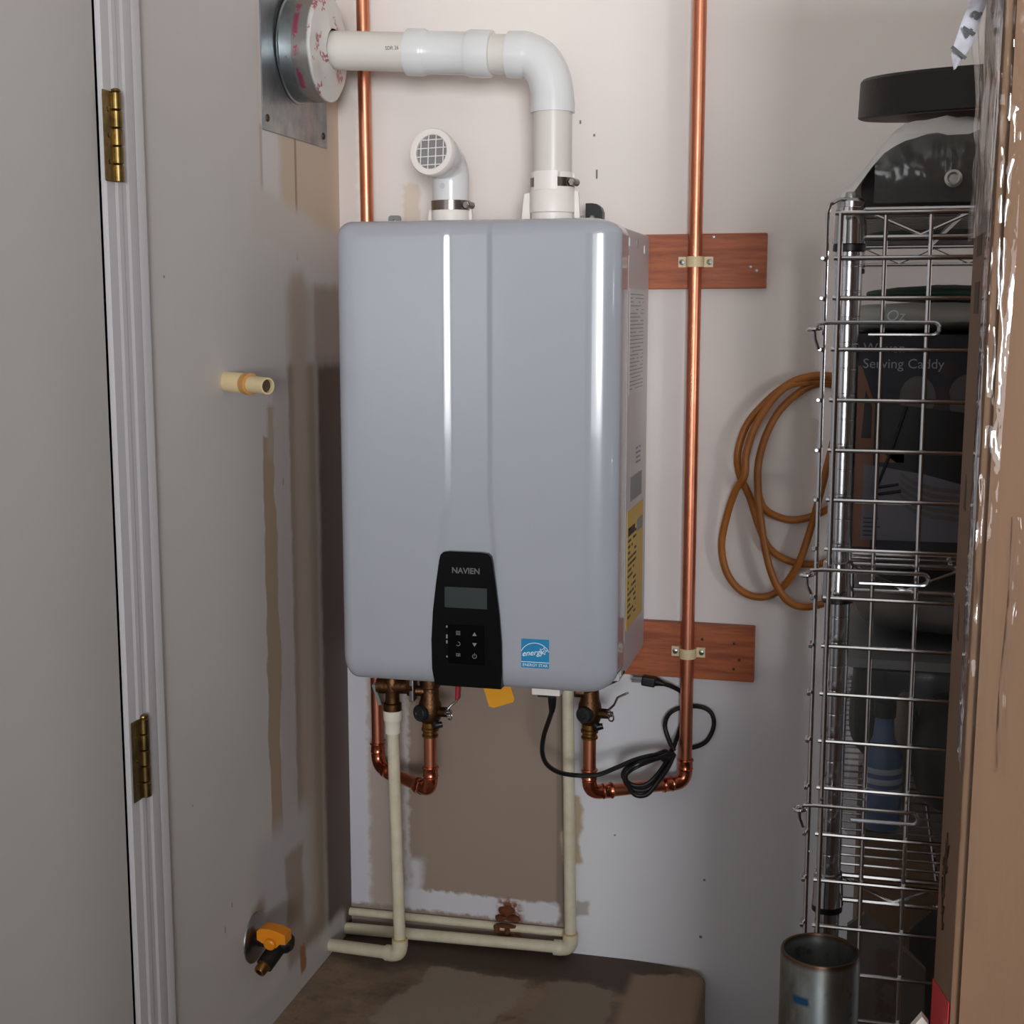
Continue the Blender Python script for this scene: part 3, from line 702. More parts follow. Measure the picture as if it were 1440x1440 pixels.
# intake elbow with screened mouth
ink = thing('air_intake_elbow', (0.2545, iy, 1.72), 'short white intake elbow with a round screened mouth on heater top', 'vent elbow')
P = [(0.2545, iy, 1.706), (0.2545, iy, 1.745), (0.2545, iy, 1.757)]
mouth = V((0.2445, -0.237, 1.7995)); md = V((-0.15, -0.975, 0.13)).normalized()
P0, P3 = V(P[-1]), mouth - md * 0.020; P1, P2 = P0 + V((0, 0, 0.030)), P3 - md * 0.030
pts = [V(p) for p in P]
for i in range(1, 13):
    t = i / 12; pts.append(P0 * (1 - t) ** 3 + P1 * 3 * t * (1 - t) ** 2 + P2 * 3 * t * t * (1 - t) + P3 * t ** 3)
pts.append(mouth - md * 0.003)
rad = [0.0292, 0.0292, 0.0298] + [0.0300] * 8 + [0.0310, 0.0322, 0.0330, 0.0335] + [0.0335] * 5
B().tube(pts, rad[:len(pts)], 40).obj('elbow', M_pvcfit, ink)
rim = B().lathe(mouth - md * 0.012, md, [(0.0335, 0), (0.0362, 0.001), (0.0365, 0.004), (0.0365, 0.014), (0.0352, 0.0165), (0.0275, 0.0165), (0.0262, 0.0155), (0.0262, 0.011)], 48, False, False)
rim.obj('mouth_ring', M_pvcport, ink)
u, v, _ = frame(md)
B().lathe(mouth - md * 0.0035, md, [(0.0268, 0), (0.0268, 0.0025)], 40).obj('screen_backing', M_mesh, ink)
gb = B(); c0 = mouth + md * 0.0005
uu = V((1, 0, 0)); uu = (uu - md * uu.dot(md)).normalized(); vv = md.cross(uu)
for k in (-1.5, -0.5, 0.5, 1.5):
    o_ = k * 0.0128; h_ = math.sqrt(0.0265 ** 2 - o_ ** 2)
    gb.cyl(c0 + uu * o_ - vv * h_, c0 + uu * o_ + vv * h_, 0.0009, 6); gb.cyl(c0 + vv * o_ - uu * h_, c0 + vv * o_ + uu * h_, 0.0009, 6)
gb.obj('screen_grid', M_pvcport, ink)
B().lathe((0.249, iy - 0.0292, 1.752), (0, -1, 0.0), [(0.0045, 0), (0.0045, 0.0006)], 12).obj('mould_mark', mat('mould_mark_grey', (196, 194, 196), 0.4), ink)
clamp('intake', (0.2545, iy), 0.0318, 1.7150, 0.0155, ink, -14)

# wall plate with duct collar sealed by printed tape
wp = thing('vent_wall_plate', (0.0, -0.19, 1.831), 'square galvanised wall plate with taped round duct collar, on the left wall', 'vent plate')
B().box(0.0, 0.0022, -0.322, -0.058, 1.831, 2.10).bevel(0.0006, 1).obj('plate', M_galv, wp, wn=True)
ax = V((1, 0, -0.03)).normalized(); cc = V((0.0, -0.188, 1.9715))
B().lathe(cc, ax, [(0.0845, 0.001), (0.0845, 0.006), (0.0815, 0.0075), (0.0810, 0.034)], 64, False, False).obj('duct_collar', M_galv, wp)
B().lathe(cc, ax, [(0.0855, 0.0022), (0.0855, 0.0050)], 64, False, False).obj('collar_gasket', M_dark, wp)
tp = B().lathe(cc, ax, [(0.0816, 0.028), (0.0822, 0.0285), (0.0820, 0.056), (0.0812, 0.0595), (0.076, 0.0606), (0.060, 0.0612), (0.036, 0.0640), (0.0312, 0.0680)], 64, False, False)
for v in tp.bm.verts:
    k = noise.noise(v.co * 45) * 0.0016; v.co += V((k, k * 0.6, k * 0.6))
tp.obj('sealing_tape', M_tape, wp)
for (y, z) in ((-0.305, 1.850), (-0.075, 1.850), (-0.305, 2.082), (-0.075, 2.082)):
    B().lathe((0.0022, y, z), (1, 0, 0), [(0.006, 0), (0.0055, 0.0015), (0.002, 0.0028)], 14).obj('plate_screw', M_screw, wp)
B().lathe(cc + V((0.018, -0.0770, -0.026)), (0, -1, -0.3), [(0.003, 0), (0.003, 0.0012)], 10).obj('collar_screw', M_steel, wp)

# ---------------------------------------------------------------- mounting boards
def board(x0, x1, z0, z1, label, skew):
    b = B(); b.box(x0, x1, -0.0195, -0.0003, z0, z1)
    for v in b.bm.verts:
        if v.co.x > 0.6: v.co.z += skew
    b.bevel(0.0015, 2)
    t = tag(b.obj('mounting_board', M_wood, wn=True), label, 'board', 'boards screwed to the back wall')
    return t
bu = board(0.09, 0.7435, 1.592, 1.681, 'upper red-brown wooden board on the wall behind the top of the water heater', 0.0015)
bl = board(0.09, 0.7400, 0.934, 1.030, 'lower red-brown wooden board on the wall behind the bottom of the water heater', -0.002)
for par, pts_ in ((bu, ((0.718, 1.628), (0.728, 1.622), (0.657, 1.677))), (bl, ((0.706, 0.998), (0.715, 0.970), (0.706, 0.954), (0.652, 1.003)))):
    for (x, z) in pts_:
        B().lathe((x, -0.0192, z), (0, -1, 0), [(0.0028, 0), (0.0026, 0.0006), (0.001, 0.001)], 10).obj('nail_head', M_screw if par is bl else M_steel, par)

# ---------------------------------------------------------------- copper pipes
CR = 0.0111
def fitting(p, d, L=0.020):
    """socket of a press fitting: short sleeve with rolled rings"""
    return [(CR, 0), (CR + 0.0022, 0.0006), (CR + 0.0034, 0.003), (CR + 0.0022, 0.0055), (CR + 0.0016, 0.007), (CR + 0.0016, L - 0.004), (CR + 0.0026, L - 0.002), (CR + 0.0012, L)]
def press_elbow(p, d_in, d_out, rb, name, parent):
    """90-degree elbow centred on corner p, from direction d_in to d_out"""
    d_in, d_out, p = V(d_in).normalized(), V(d_out).normalized(), V(p)
    a, c = p - d_in * rb, p + d_out * rb
    path = [a * (1 - t) ** 2 + p * 2 * t * (1 - t) + c * t * t for t in [i / 12 for i in range(13)]]
    # circular-ish blend
    b = B().tube(path, CR + 0.0013, 20)
    b.lathe(a - d_in * 0.021, d_in, fitting(a, d_in), 20, False, False)
    b.lathe(c + d_out * 0.021, -d_out, fitting(c, d_out), 20, False, False)
    return b.obj(name, M_cufit, parent)
PY = -0.032
rc = thing('copper_pipe', (0.629, PY, 0.75), 'long copper water pipe running down the wall right of the heater', 'pipe', 'copper water pipes')
corner = V((0.6285, PY, 0.7515)); c2 = V((0.478, -0.125, 0.7515)); dd = (c2 - corner).normalized()
B().cyl((0.6300, PY, 2.49), corner + V((0, 0, 0.025)), CR, 24).obj('vertical_run', M_cu, rc)
press_elbow(corner, (0, 0, -1), dd, 0.022, 'elbow', rc)
B().cyl(corner + dd * 0.02, c2 - dd * 0.02, CR, 24).obj('horizontal_run', M_cu, rc)
press_elbow(c2, dd, (0, 0, 1), 0.022, 'elbow', rc)
RVZ = 0.846
B().cyl(c2 + V((0, 0, 0.02)), (c2.x, c2.y, RVZ + 0.004), CR, 24).obj('riser', M_cu, rc)

lc = thing('copper_pipe', (0.06, PY, 0.74), 'copper water pipe near the wall corner, passing behind the left side of the heater', 'pipe', 'copper water pipes')
cornerL = V((0.0685, PY, 0.7335)); c2L = V((0.2075, -0.155, 0.742)); ddL = (c2L - cornerL).normalized()
B().cyl((0.0575, PY, 2.49), cornerL + V((0, 0, 0.025)), CR, 24).obj('vertical_run', M_cu, lc)
press_elbow(cornerL, (0.01, 0, -1), ddL, 0.026, 'elbow', lc)
B().cyl(cornerL + ddL * 0.02, c2L - ddL * 0.02, CR, 24).obj('horizontal_run', M_cu, lc)
press_elbow(c2L, ddL, (0, 0, 1), 0.024, 'elbow', lc)
LVZ = 0.838
B().cyl(c2L + V((0, 0, 0.02)), (c2L.x, c2L.y, LVZ + 0.004), CR, 24).obj('riser', M_cu, lc)

# isolation valves between pipes and heater
def valve(c, zb, label, red, cap_r, capdir):
    x, y = c
    t = thing('isolation_valve', (x, y, zb), label, 'valve', 'isolation valves under the heater')
    B().lathe((x, y, zb), (0, 0, 1), [(0.0118, 0), (0.0140, 0.001), (0.0142, 0.004), (0.0125, 0.006), (0.0125, 0.010), (0.0150, 0.012), (0.0150, 0.016), (0.0135, 0.018), (0.0135, 0.028)], 24).obj('brass_adapter', M_brass, t)
    b = B().lathe((x, y, zb + 0.026), (0, 0, 1), [(0.0135, 0), (0.0165, 0.003), (0.0190, 0.010), (0.0205, 0.022), (0.0190, 0.034), (0.0160, 0.042), (0.0150, 0.060), (0.0175, 0.062), (0.0175, 0.080), (0.0145, 0.082), (0.0145, 0.985 - zb - 0.026)], 24)
    b.cyl((x, y, zb + 0.045), (x + 0.034, y - 0.006, zb + 0.047), 0.0085, 16)
    b.cyl((x + 0.003, y, zb + 0.080), (x - 0.024, y - 0.010, zb + 0.082), 0.009, 16)
    b.obj('valve_body', M_bronze, t)
    d = V(capdir).normalized(); p = V((x, y, zb + 0.046))
    b = B().lathe(p + d * 0.008, d, [(0.0125, 0), (cap_r, 0.004), (cap_r, 0.016), (cap_r - 0.0015, 0.0185), (0.006, 0.019), (0.005, 0.0175)], 26)
    b.obj('drain_cap', M_cap, t)
    b = B().tube([p + V((0.006, -0.004, -0.016)), p + V((0.016, -0.010, -0.022)), p + V((0.024, -0.008, -0.020))], [0.008, 0.007, 0.005], 12); b.obj('cap_tether', M_blackr, t)
    q = V((x + 0.030, y - 0.006, zb + 0.047))
    b = B().lathe(q, (1, -0.2, 0.05), [(0.0075, 0), (0.0085, 0.001), (0.0085, 0.005), (0.005, 0.006), (0.005, 0.010)], 6); b.obj('stem_nut', M_chrome, t)
    ring = arc(q + V((0.008, -0.006, -0.004)), 0.0065, (0.8, -0.5, 0), (0, 0, 1), 0, 2 * PI, 16)[:-1]
    B().tube(ring, 0.0014, 8, closed=True).obj('cap_chain', M_chrome, t)
    if red:
        B().tube([q + V((0.004, -0.002, 0.006)), q + V((0.010, 0.0, 0.013)), q + V((0.019, 0.0, 0.021)), q + V((0.021, 0, 0.026))], 0.0022, 8).obj('lever_arm', M_chrome, t)
        e = q + V((0.021, 0, 0.024))
        hb_ = B().box(-0.0035, 0.0035, -0.008, 0.008, 0, 0.052, Matrix.Translation(e) @ Matrix.Rotation(0.04, 4, 'Y')); hb_.bevel(0.0025, 2)
        hb_.obj('red_handle', M_red, t, wn=True)['label'] = 'red vinyl lever grip'
    else:
        B().tube([q + V((0.0, 0, 0.004)), q + V((0.012, 0.0, 0.016)), q + V((0.016, 0.01, 0.026)), q + V((0.03, 0.03, 0.03))], 0.002, 8).obj('lever_arm', M_chrome, t)
    return t
valve((c2L.x, c2L.y), LVZ, 'dark brass isolation valve with red lever above left copper pipe bend', True, 0.0145, (-0.55, -0.83, 0.0))
valve((c2.x, c2.y), RVZ, 'dark brass isolation valve beside power cord above right copper pipe bend', False, 0.0138, (-0.25, -0.95, 0.05))

# relief valve feeding the left drain pipe
rx, ry = 0.1455, -0.17
rv = thing('relief_valve', (rx, ry, 0.885), 'bronze pressure relief valve with aluminium test lever above the left drain pipe', 'valve')
b = B().lathe((rx, ry, 0.885), (0, 0, 1), [(0.0155, 0), (0.0155, 0.012), (0.0125, 0.014), (0.0120, 0.028), (0.0135, 0.034), (0.0140, 0.052), (0.0110, 0.060)], 24)
b.cyl((rx - 0.026, ry, 0.926), (rx + 0.030, ry, 0.929), 0.0135, 18)
b.cyl((rx + 0.028, ry, 0.928), (rx + 0.040, ry, 0.929), 0.0165, 6)
b.lathe((rx + 0.012, ry + 0.02, 0.930), (0, 0, 1), [(0.012, 0), (0.012, 0.056)], 20)
b.obj('valve_body', M_bronze, rv)
B().box(rx + 0.034, rx + 0.042, ry - 0.014, ry + 0.01, 0.905, 0.945).bevel(0.002, 2).obj('union_collar', M_steel, rv, wn=True)
lv = B().box(-0.0035, 0.0035, -0.010, 0.010, -0.038, 0.0, Matrix.Translation((rx - 0.031, ry, 0.930)) @ Matrix.Rotation(-0.32, 4, 'Y')); lv.bevel(0.001, 1)
lv.obj('test_lever', M_alu, rv, wn=True)

# ---------------------------------------------------------------- pipe straps
def strap(x, z, label):
    t = thing('pipe_strap', (x, -0.0195, z), label, 'pipe clip', 'pipe straps on the boards')
    r0, r1 = CR + 0.0004, CR + 0.0030; hz = 0.0085; yc = PY
    out = [(-0.0285, -0.0197), (-0.0285, -0.0227), (-r1, -0.0227)] + [(-r1 * math.cos(PI * i / 12), yc - r1 * math.sin(PI * i / 12)) for i in range(13)] + [(r1, -0.0227), (0.0285, -0.0227), (0.0285, -0.0197), (r0, -0.0197)]
    inn = [(r0 * math.cos(PI * i / 12), yc - r0 * math.sin(PI * i / 12)) for i in range(13)] + [(-r0, -0.0197)]
    b = B().prism([(px_, py_) for px_, py_ in (out + inn)], (x, 0, z - hz), (1, 0, 0), (0, 1, 0), 2 * hz)
    b.obj('strap_band', M_strap, t)
    for s in (-1, 1):
        B().lathe((x + s * 0.0225, -0.0227, z), (0, -1, 0), [(0.0048, 0), (0.0045, 0.0014), (0.002, 0.0022)], 14).obj('strap_screw', M_steel, t)
        B().box(x + s * 0.0225 - 0.0035, x + s * 0.0225 + 0.0035, -0.0252, -0.0246, z - 0.0005, z + 0.0005).obj('screw_slot', M_dark, t, smooth=False)
    return t
s1 = strap(0.6292, 1.6365, 'tan plastic strap clipping copper pipe to the upper board')
copy_tree(s1, (-0.0004, 0, -0.6565), 'tan plastic strap clipping copper pipe to the lower board')

# ---------------------------------------------------------------- drain pipes
dl = thing('drain_pipe', (rx, ry, 0.44), 'ivory plastic drain pipe dropping from relief valve and turning to left wall', 'pipe', 'ivory drain pipes')
B().lathe((rx, ry, 0.844), (0, 0, 1), [(0.0105, 0), (0.0135, 0.001), (0.0135, 0.020), (0.0148, 0.022), (0.0160, 0.026), (0.0165, 0.041)], 26).obj('adapter', mat('adapter_white', (232, 224, 208), 0.4), dl)
ec = V((0.1535, -0.170, 0.4455)); e_out = V((0.0, -0.112, 0.4185)); ed = (e_out - ec).normalized()
B().cyl((rx, ry, 0.850), ec + V((0, 0, 0.018)), 0.0104, 22).obj('vertical_run', M_ivory, dl)
def pvc_elbow(c, d_in, d_out, parent, r=0.0104):
    d_in, d_out, c = V(d_in).normalized(), V(d_out).normalized(), V(c)
    a, e = c - d_in * 0.016, c + d_out * 0.016
    path = [a * (1 - t) ** 2 + c * 2 * t * (1 - t) + e * t * t for t in [i / 10 for i in range(11)]]
    b = B().tube(path, r + 0.003, 20); b.lathe(a - d_in * 0.012, d_in, [(r + 0.0036, 0), (r + 0.0036, 0.013), (r + 0.003, 0.0135)], 20)
    b.lathe(e + d_out * 0.014, -d_out, [(r + 0.0036, 0), (r + 0.0036, 0.013), (r + 0.003, 0.0155)], 20)
    o = b.obj('elbow', M_ivory, parent)
    B().lathe(a - d_in * 0.0145, d_in, [(r + 0.0004, 0), (r + 0.0022, 0.001), (r + 0.0026, 0.003)], 20).obj('cement_ring', M_glue2, parent)
pvc_elbow(ec, (0, 0, -1), ed, dl)
B().cyl(ec + ed * 0.016, e_out, 0.0112, 22).obj('horizontal_run', M_ivory, dl)
dr = thing('drain_pipe', (0.428, -0.031, 0.425), 'ivory plastic drain pipe dropping by the heater and running low along back wall', 'pipe', 'ivory drain pipes')
ec2 = V((0.4285, -0.0315, 0.4235))
B().cyl((0.4195, -0.0315, 0.986), ec2 + V((0, 0, 0.016)), 0.0104, 22).obj('vertical_run', M_ivory, dr)
pvc_elbow(ec2, (0.01, 0, -1), (-1, 0, -0.02), dr)
B().cyl(ec2 + V((-0.016, 0, 0)), (0.0, -0.0315, 0.4145), 0.0104, 22).obj('horizontal_run', M_ivory, dr)
dt = thing('drain_line', (0.21, -0.008, 0.44), 'thin ivory pipe lying on the wall just above the lower drain pipe', 'pipe')
B().cyl((0.0, -0.0085, 0.4375), (0.418, -0.0085, 0.4415), 0.0075, 16).obj('thin_pipe', M_ivory, dt)
# rusty lumps of an old stub poking over the pipes
def lumpy(pts, name, m, parent=None, seed=0):
    b = B()
    for i, (x, y, z, sx, sy, sz) in enumerate(pts):
        r = bmesh.ops.create_icosphere(b.bm, subdivisions=2, radius=1.0)
        for v in r['verts']:
            k = 1 + 0.35 * noise.noise(v.co * 2.1 + V((seed + i * 3.3, 0, 0)))
            v.co = V((x + v.co.x * sx * k, y + v.co.y * sy * k, z + v.co.z * sz * k))
    return b.obj(name, m, parent)
M_rust = mat('rust_crust', (84, 46, 26), 0.9, var=(90, (116, 64, 32), 0.2), bump=(160, 0.5))
tag(lumpy([(0.303, -0.004, 0.470, 0.016, 0.006, 0.009), (0.292, -0.006, 0.455, 0.012, 0.006, 0.006), (0.316, -0.006, 0.456, 0.013, 0.007, 0.007), (0.304, -0.012, 0.4445, 0.022, 0.008, 0.004), (0.288, -0.018, 0.440, 0.006, 0.006, 0.009), (0.308, -0.019, 0.438, 0.005, 0.006, 0.008)], 'rust_crust', M_rust), 'crusty rust-brown lump on the wall over the thin drain pipe', 'rust')

# ---------------------------------------------------------------- cord, tag
cord = thing('power_cord', (0.448, -0.28, 0.955), 'black power cord looped around the copper pipe, plug end by the lower board', 'power cord')
E_ = [(0.448, -0.284, 0.953), (0.447, -0.278, 0.938), (0.438, -0.26, 0.915), (0.424, -0.235, 0.880), (0.416, -0.21, 0.845), (0.419, -0.19, 0.818), (0.434, -0.167, 0.798), (0.460, -0.15, 0.789), (0.495, -0.145, 0.791), (0.525, -0.130, 0.801), (0.555, -0.112, 0.812), (0.585, -0.092, 0.816), (0.610, -0.052, 0.807)]
F_ = [(0.602, -0.075, 0.812), (0.589, -0.09, 0.810), (0.561, -0.115, 0.803), (0.542, -0.118, 0.790), (0.538, -0.118, 0.775), (0.552, -0.115, 0.760), (0.573, -0.112, 0.760), (0.591, -0.102, 0.774), (0.604, -0.08, 0.792), (0.610, -0.052, 0.806)]
G_ = [(0.611, -0.050, 0.812), (0.600, -0.04, 0.828), (0.592, -0.03, 0.850), (0.598, -0.014, 0.867), (0.620, -0.0085, 0.878), (0.650, -0.010, 0.881), (0.669, -0.012, 0.872), (0.674, -0.012, 0.850), (0.664, -0.012, 0.824), (0.646, -0.010, 0.810), (0.618, -0.0085, 0.802)]
H_ = [(0.608, -0.044, 0.812), (0.612, -0.03, 0.826), (0.617, -0.0105, 0.845), (0.624, -0.0085, 0.878), (0.619, -0.0115, 0.903), (0.602, -0.020, 0.916), (0.588, -0.025, 0.9215)]
CRR = 0.0040
for nm, P_ in (('cable_run', E_), ('cable_loop', F_), ('cable_loop', G_), ('cable_tail', H_)):
    B().tube(spline(P_, 8), CRR, 10).obj(nm, M_blackr, cord)
F2 = [(x + 0.002, y - 0.006, z + (0.006 if i in (2, 3, 4) else -0.0055 if i in (5, 6) else 0.002)) for i, (x, y, z) in enumerate(F_)]
B().tube(spline(F2, 8), CRR, 10).obj('cable_loop', M_blackr, cord)
F3 = [(x - 0.004, y + 0.006, z + (0.004 if i < 5 else 0.006)) for i, (x, y, z) in enumerate(F_)]
B().tube(spline(F3, 8), CRR, 10).obj('cable_loop', M_blackr, cord)
B().lathe((0.596, -0.070, 0.806), (0.5, 0.85, 0.1), [(0.010, 0), (0.0115, 0.002), (0.0115, 0.008), (0.010, 0.010)], 16).obj('cable_tie', M_cap, cord)
b = B().tube([(0.4485, -0.284, 0.965), (0.4480, -0.283, 0.955), (0.4475, -0.280, 0.946), (0.446, -0.276, 0.934)], [0.0070, 0.0068, 0.0062, 0.0045], 12); b.obj('strain_relief', M_blackr, cord)
pg = B().tube([(0.5885, -0.025, 0.9213), (0.581, -0.025, 0.9232), (0.573, -0.0255, 0.9248)], [0.0042, 0.006, 0.0085], 14)
pg.obj('plug_neck', M_blackr, cord)
pl_ = B().box(-0.012, 0.012, -0.010, 0.010, -0.0085, 0.0085, Matrix.Translation((0.5625, -0.026, 0.9255)) @ Matrix.Rotation(0.12, 4, 'Y')); pl_.bevel(0.003, 3)
pl_.obj('plug_body', M_blackr, cord, wn=True)
for (dy, dz, l) in ((-0.006, 0.003, 0.017), (0.006, 0.003, 0.017), (0.0, -0.004, 0.019)):
    B().box(0.551 - l, 0.552, -0.026 + dy - 0.0008, -0.026 + dy + 0.0008, 0.9275 + dz - 0.0022, 0.9275 + dz + 0.0022).obj('plug_prong', M_steel, cord, smooth=False)

ytag = B().prism([(0.327, 0.960), (0.337, 0.9275), (0.345, 0.9255), (0.377, 0.9370), (0.379, 0.9430), (0.3735, 0.960), (0.372, 0.986), (0.330, 0.986)], (0, -0.25, 0), (1, 0, 0), (0, 0, 1), 0.0008)
tg = tag(ytag.obj('paper_tag', M_orange, smooth=False), 'small yellow-orange paper tag hanging below the control panel', 'tag')

# ---------------------------------------------------------------- pipe stub and gas valve on left wall
stub = thing('pipe_stub', (0, -0.473, 1.455), 'short open cream plastic pipe stub sticking out of left wall', 'pipe')
so_, sd = V((0, -0.472, 1.455)), V((0.88, -0.47, -0.035)).normalized()
B().lathe(so_ - sd * 0.012, sd, [(0.0148, 0), (0.0148, 0.060), (0.0138, 0.062)], 28).obj('socket', M_cream, stub)
B().lathe(so_ + sd * 0.046, sd, [(0.0128, 0), (0.0150, 0.001), (0.0148, 0.006), (0.0160, 0.007), (0.0158, 0.014), (0.0122, 0.016)], 28).obj('glue_ring', M_glue, stub)
B().lathe(so_ + sd * 0.060, sd, [(0.0122, 0), (0.0122, 0.0375), (0.0118, 0.038), (0.0096, 0.038), (0.0096, 0.010)], 28).obj('pipe_end', M_cream, stub)
B().lathe(so_ + sd * 0.0705, sd, [(0.0095, 0), (0.0095, 0.0215)], 20).obj('bore_shade', mat('stub_bore_shade', (74, 58, 44), 0.8), stub)  # dark plug, its colour paints the shade inside the open bore

gv_ = thing('gas_shutoff_valve', (0, -0.425, 0.575), 'black gas shut-off valve with yellow handle low on left wall', 'valve')
gc = V((0.0, -0.428, 0.577))
B().lathe(gc, (1, 0, 0), [(0.040, 0), (0.0395, 0.002), (0.034, 0.006), (0.022, 0.009), (0.016, 0.010)], 36).obj('escutcheon', M_steel, gv_)
b = B().cyl(gc, gc + V((0.060, 0, -0.002)), 0.0125, 18); b.lathe(gc + V((0.024, 0, -0.002)), (1, 0, 0), [(0.013, 0), (0.018, 0.006), (0.019, 0.020), (0.016, 0.034), (0.011, 0.040)], 20)
b.cyl(gc + V((0.046, 0, -0.002)), gc + V((0.034, -0.040, -0.024)), 0.0135, 18); b.obj('valve_body', M_blackiron, gv_)
g1 = gc + V((0.036, -0.034, -0.0205)); gd = V((-0.28, -0.84, -0.46)).normalized()
b = B().lathe(g1, gd, [(0.0125, 0), (0.0125, 0.006), (0.0100, 0.008), (0.0098, 0.018), (0.0085, 0.021), (0.0055, 0.021), (0.0055, 0.004)], 22); b.obj('flare_outlet', M_brass, gv_)
B().lathe(g1 + gd * 0.006, gd, [(0.0054, 0), (0.0054, 0.008)], 16).obj('outlet_bore', M_dark, gv_)
hp = [(0.014, -0.004), (0.014, 0.010), (0.020, 0.0145), (0.032, 0.0155), (0.046, 0.0135), (0.060, 0.0085), (0.0615, 0.006), (0.0615, -0.0075), (0.052, -0.0075), (0.046, -0.014), (0.030, -0.014), (0.025, -0.0095)]
b = B().prism([(x, z) for x, z in hp][::-1], (gc.x + 0.004, gc.y - 0.030, gc.z + 0.016), (1, 0, 0), (0, 0, 1), -0.024); b.bevel(0.003, 2); b.obj('lever_handle', M_handle, gv_, wn=True)
B().lathe(gc + V((0.0405, -0.030, 0.008)), (0, -1, -0.2), [(0.0095, 0), (0.0095, 0.004), (0.007, 0.006)], 18).obj('handle_hub', M_handle, gv_)

# ---------------------------------------------------------------- hose on the wall
hose = thing('hose_coil', (0.85, -0.03, 1.45), 'amber-brown hose coiled in loops on the wall behind wire shelving', 'hose')
A_ = [(0.880, -0.030, 1.445), (0.846, -0.026, 1.453), (0.817, -0.024, 1.451), (0.787, -0.022, 1.440), (0.752, -0.022, 1.412), (0.719, -0.024, 1.371), (0.705, -0.026, 1.324), (0.709, -0.022, 1.286), (0.725, -0.010, 1.249), (0.742, -0.010, 1.199), (0.761, -0.010, 1.162), (0.795, -0.010, 1.142), (0.838, -0.010, 1.139), (0.868, -0.012, 1.150)]
B_ = [(0.882, -0.026, 1.436), (0.853, -0.018, 1.443), (0.823, -0.016, 1.443), (0.787, -0.024, 1.437), (0.761, -0.030, 1.415), (0.734, -0.034, 1.371), (0.720, -0.036, 1.324), (0.718, -0.038, 1.287), (0.703, -0.030, 1.261), (0.689, -0.022, 1.216), (0.681, -0.018, 1.165), (0.691, -0.014, 1.118), (0.717, -0.012, 1.087), (0.751, -0.010, 1.079), (0.781, -0.010, 1.095), (0.808, -0.024, 1.139), (0.827, -0.024, 1.200), (0.838, -0.028, 1.247), (0.850, -0.03, 1.303), (0.866, -0.030, 1.38)]
C_ = [(0.884, -0.014, 1.428), (0.853, -0.010, 1.438), (0.829, -0.010, 1.438), (0.802, -0.010, 1.425), (0.770, -0.014, 1.393), (0.750, -0.020, 1.353), (0.739, -0.022, 1.306), (0.740, -0.026, 1.262), (0.745, -0.030, 1.218), (0.755, -0.030, 1.162), (0.768, -0.030, 1.118), (0.785, -0.028, 1.087), (0.804, -0.026, 1.072), (0.831, -0.022, 1.069), (0.868, -0.020, 1.082)]
D_ = [(0.738, -0.012, 1.275), (0.741, -0.010, 1.250), (0.750, -0.010, 1.230), (0.769, -0.009, 1.218), (0.796, -0.009, 1.212), (0.830, -0.010, 1.220), (0.866, -0.012, 1.240)]
for P_ in (A_, B_, C_, D_):
    B().tube(spline(P_, 6), 0.0062, 12).obj('hose_loop', M_hose, hose)
B().cyl((0.885, -0.0, 1.432), (0.885, -0.045, 1.438), 0.005, 12).obj('hook', M_steel, hose)

# ---------------------------------------------------------------- wire shelving
SX0, SX1, SY0, SY1 = 0.883, 1.328, -0.900, -0.065
shelf = thing('wire_shelving', (1.1, -0.48, 0.0), 'chrome wire shelving unit with wire grid end panel by the back wall', 'shelving')
PZ = 1.662
for i, (x, y) in enumerate(((SX0, SY0), (SX1, SY0), (SX0, SY1), (SX1, SY1))):
    prof_ = [(0.010, 0.0), (0.017, 0.002), (0.017, 0.012), (0.0127, 0.014)]
    z = 0.05
    while z < PZ - 0.01:
        prof_ += [(0.0127, z), (0.0125, z + 0.0006), (0.0125, z + 0.0018), (0.0127, z + 0.0024)]; z += 0.0254 * 1.0
    prof_ += [(0.0127, PZ - 0.006), (0.0138, PZ - 0.005), (0.0138, PZ + 0.001), (0.0110, PZ + 0.004)]
    po = B().lathe((x, y, 0), (0, 0, 1), prof_, 32).obj('pole', M_pole, shelf, ang=12)
    B().lathe((x, y, PZ + 0.003), (0, 0, 1), [(0.0058, 0), (0.0058, 0.006), (0.0048, 0.0075)], 14).obj('pole_cap', M_alu, po)
LEV = (1.655, 1.300, 0.966, 0.14)
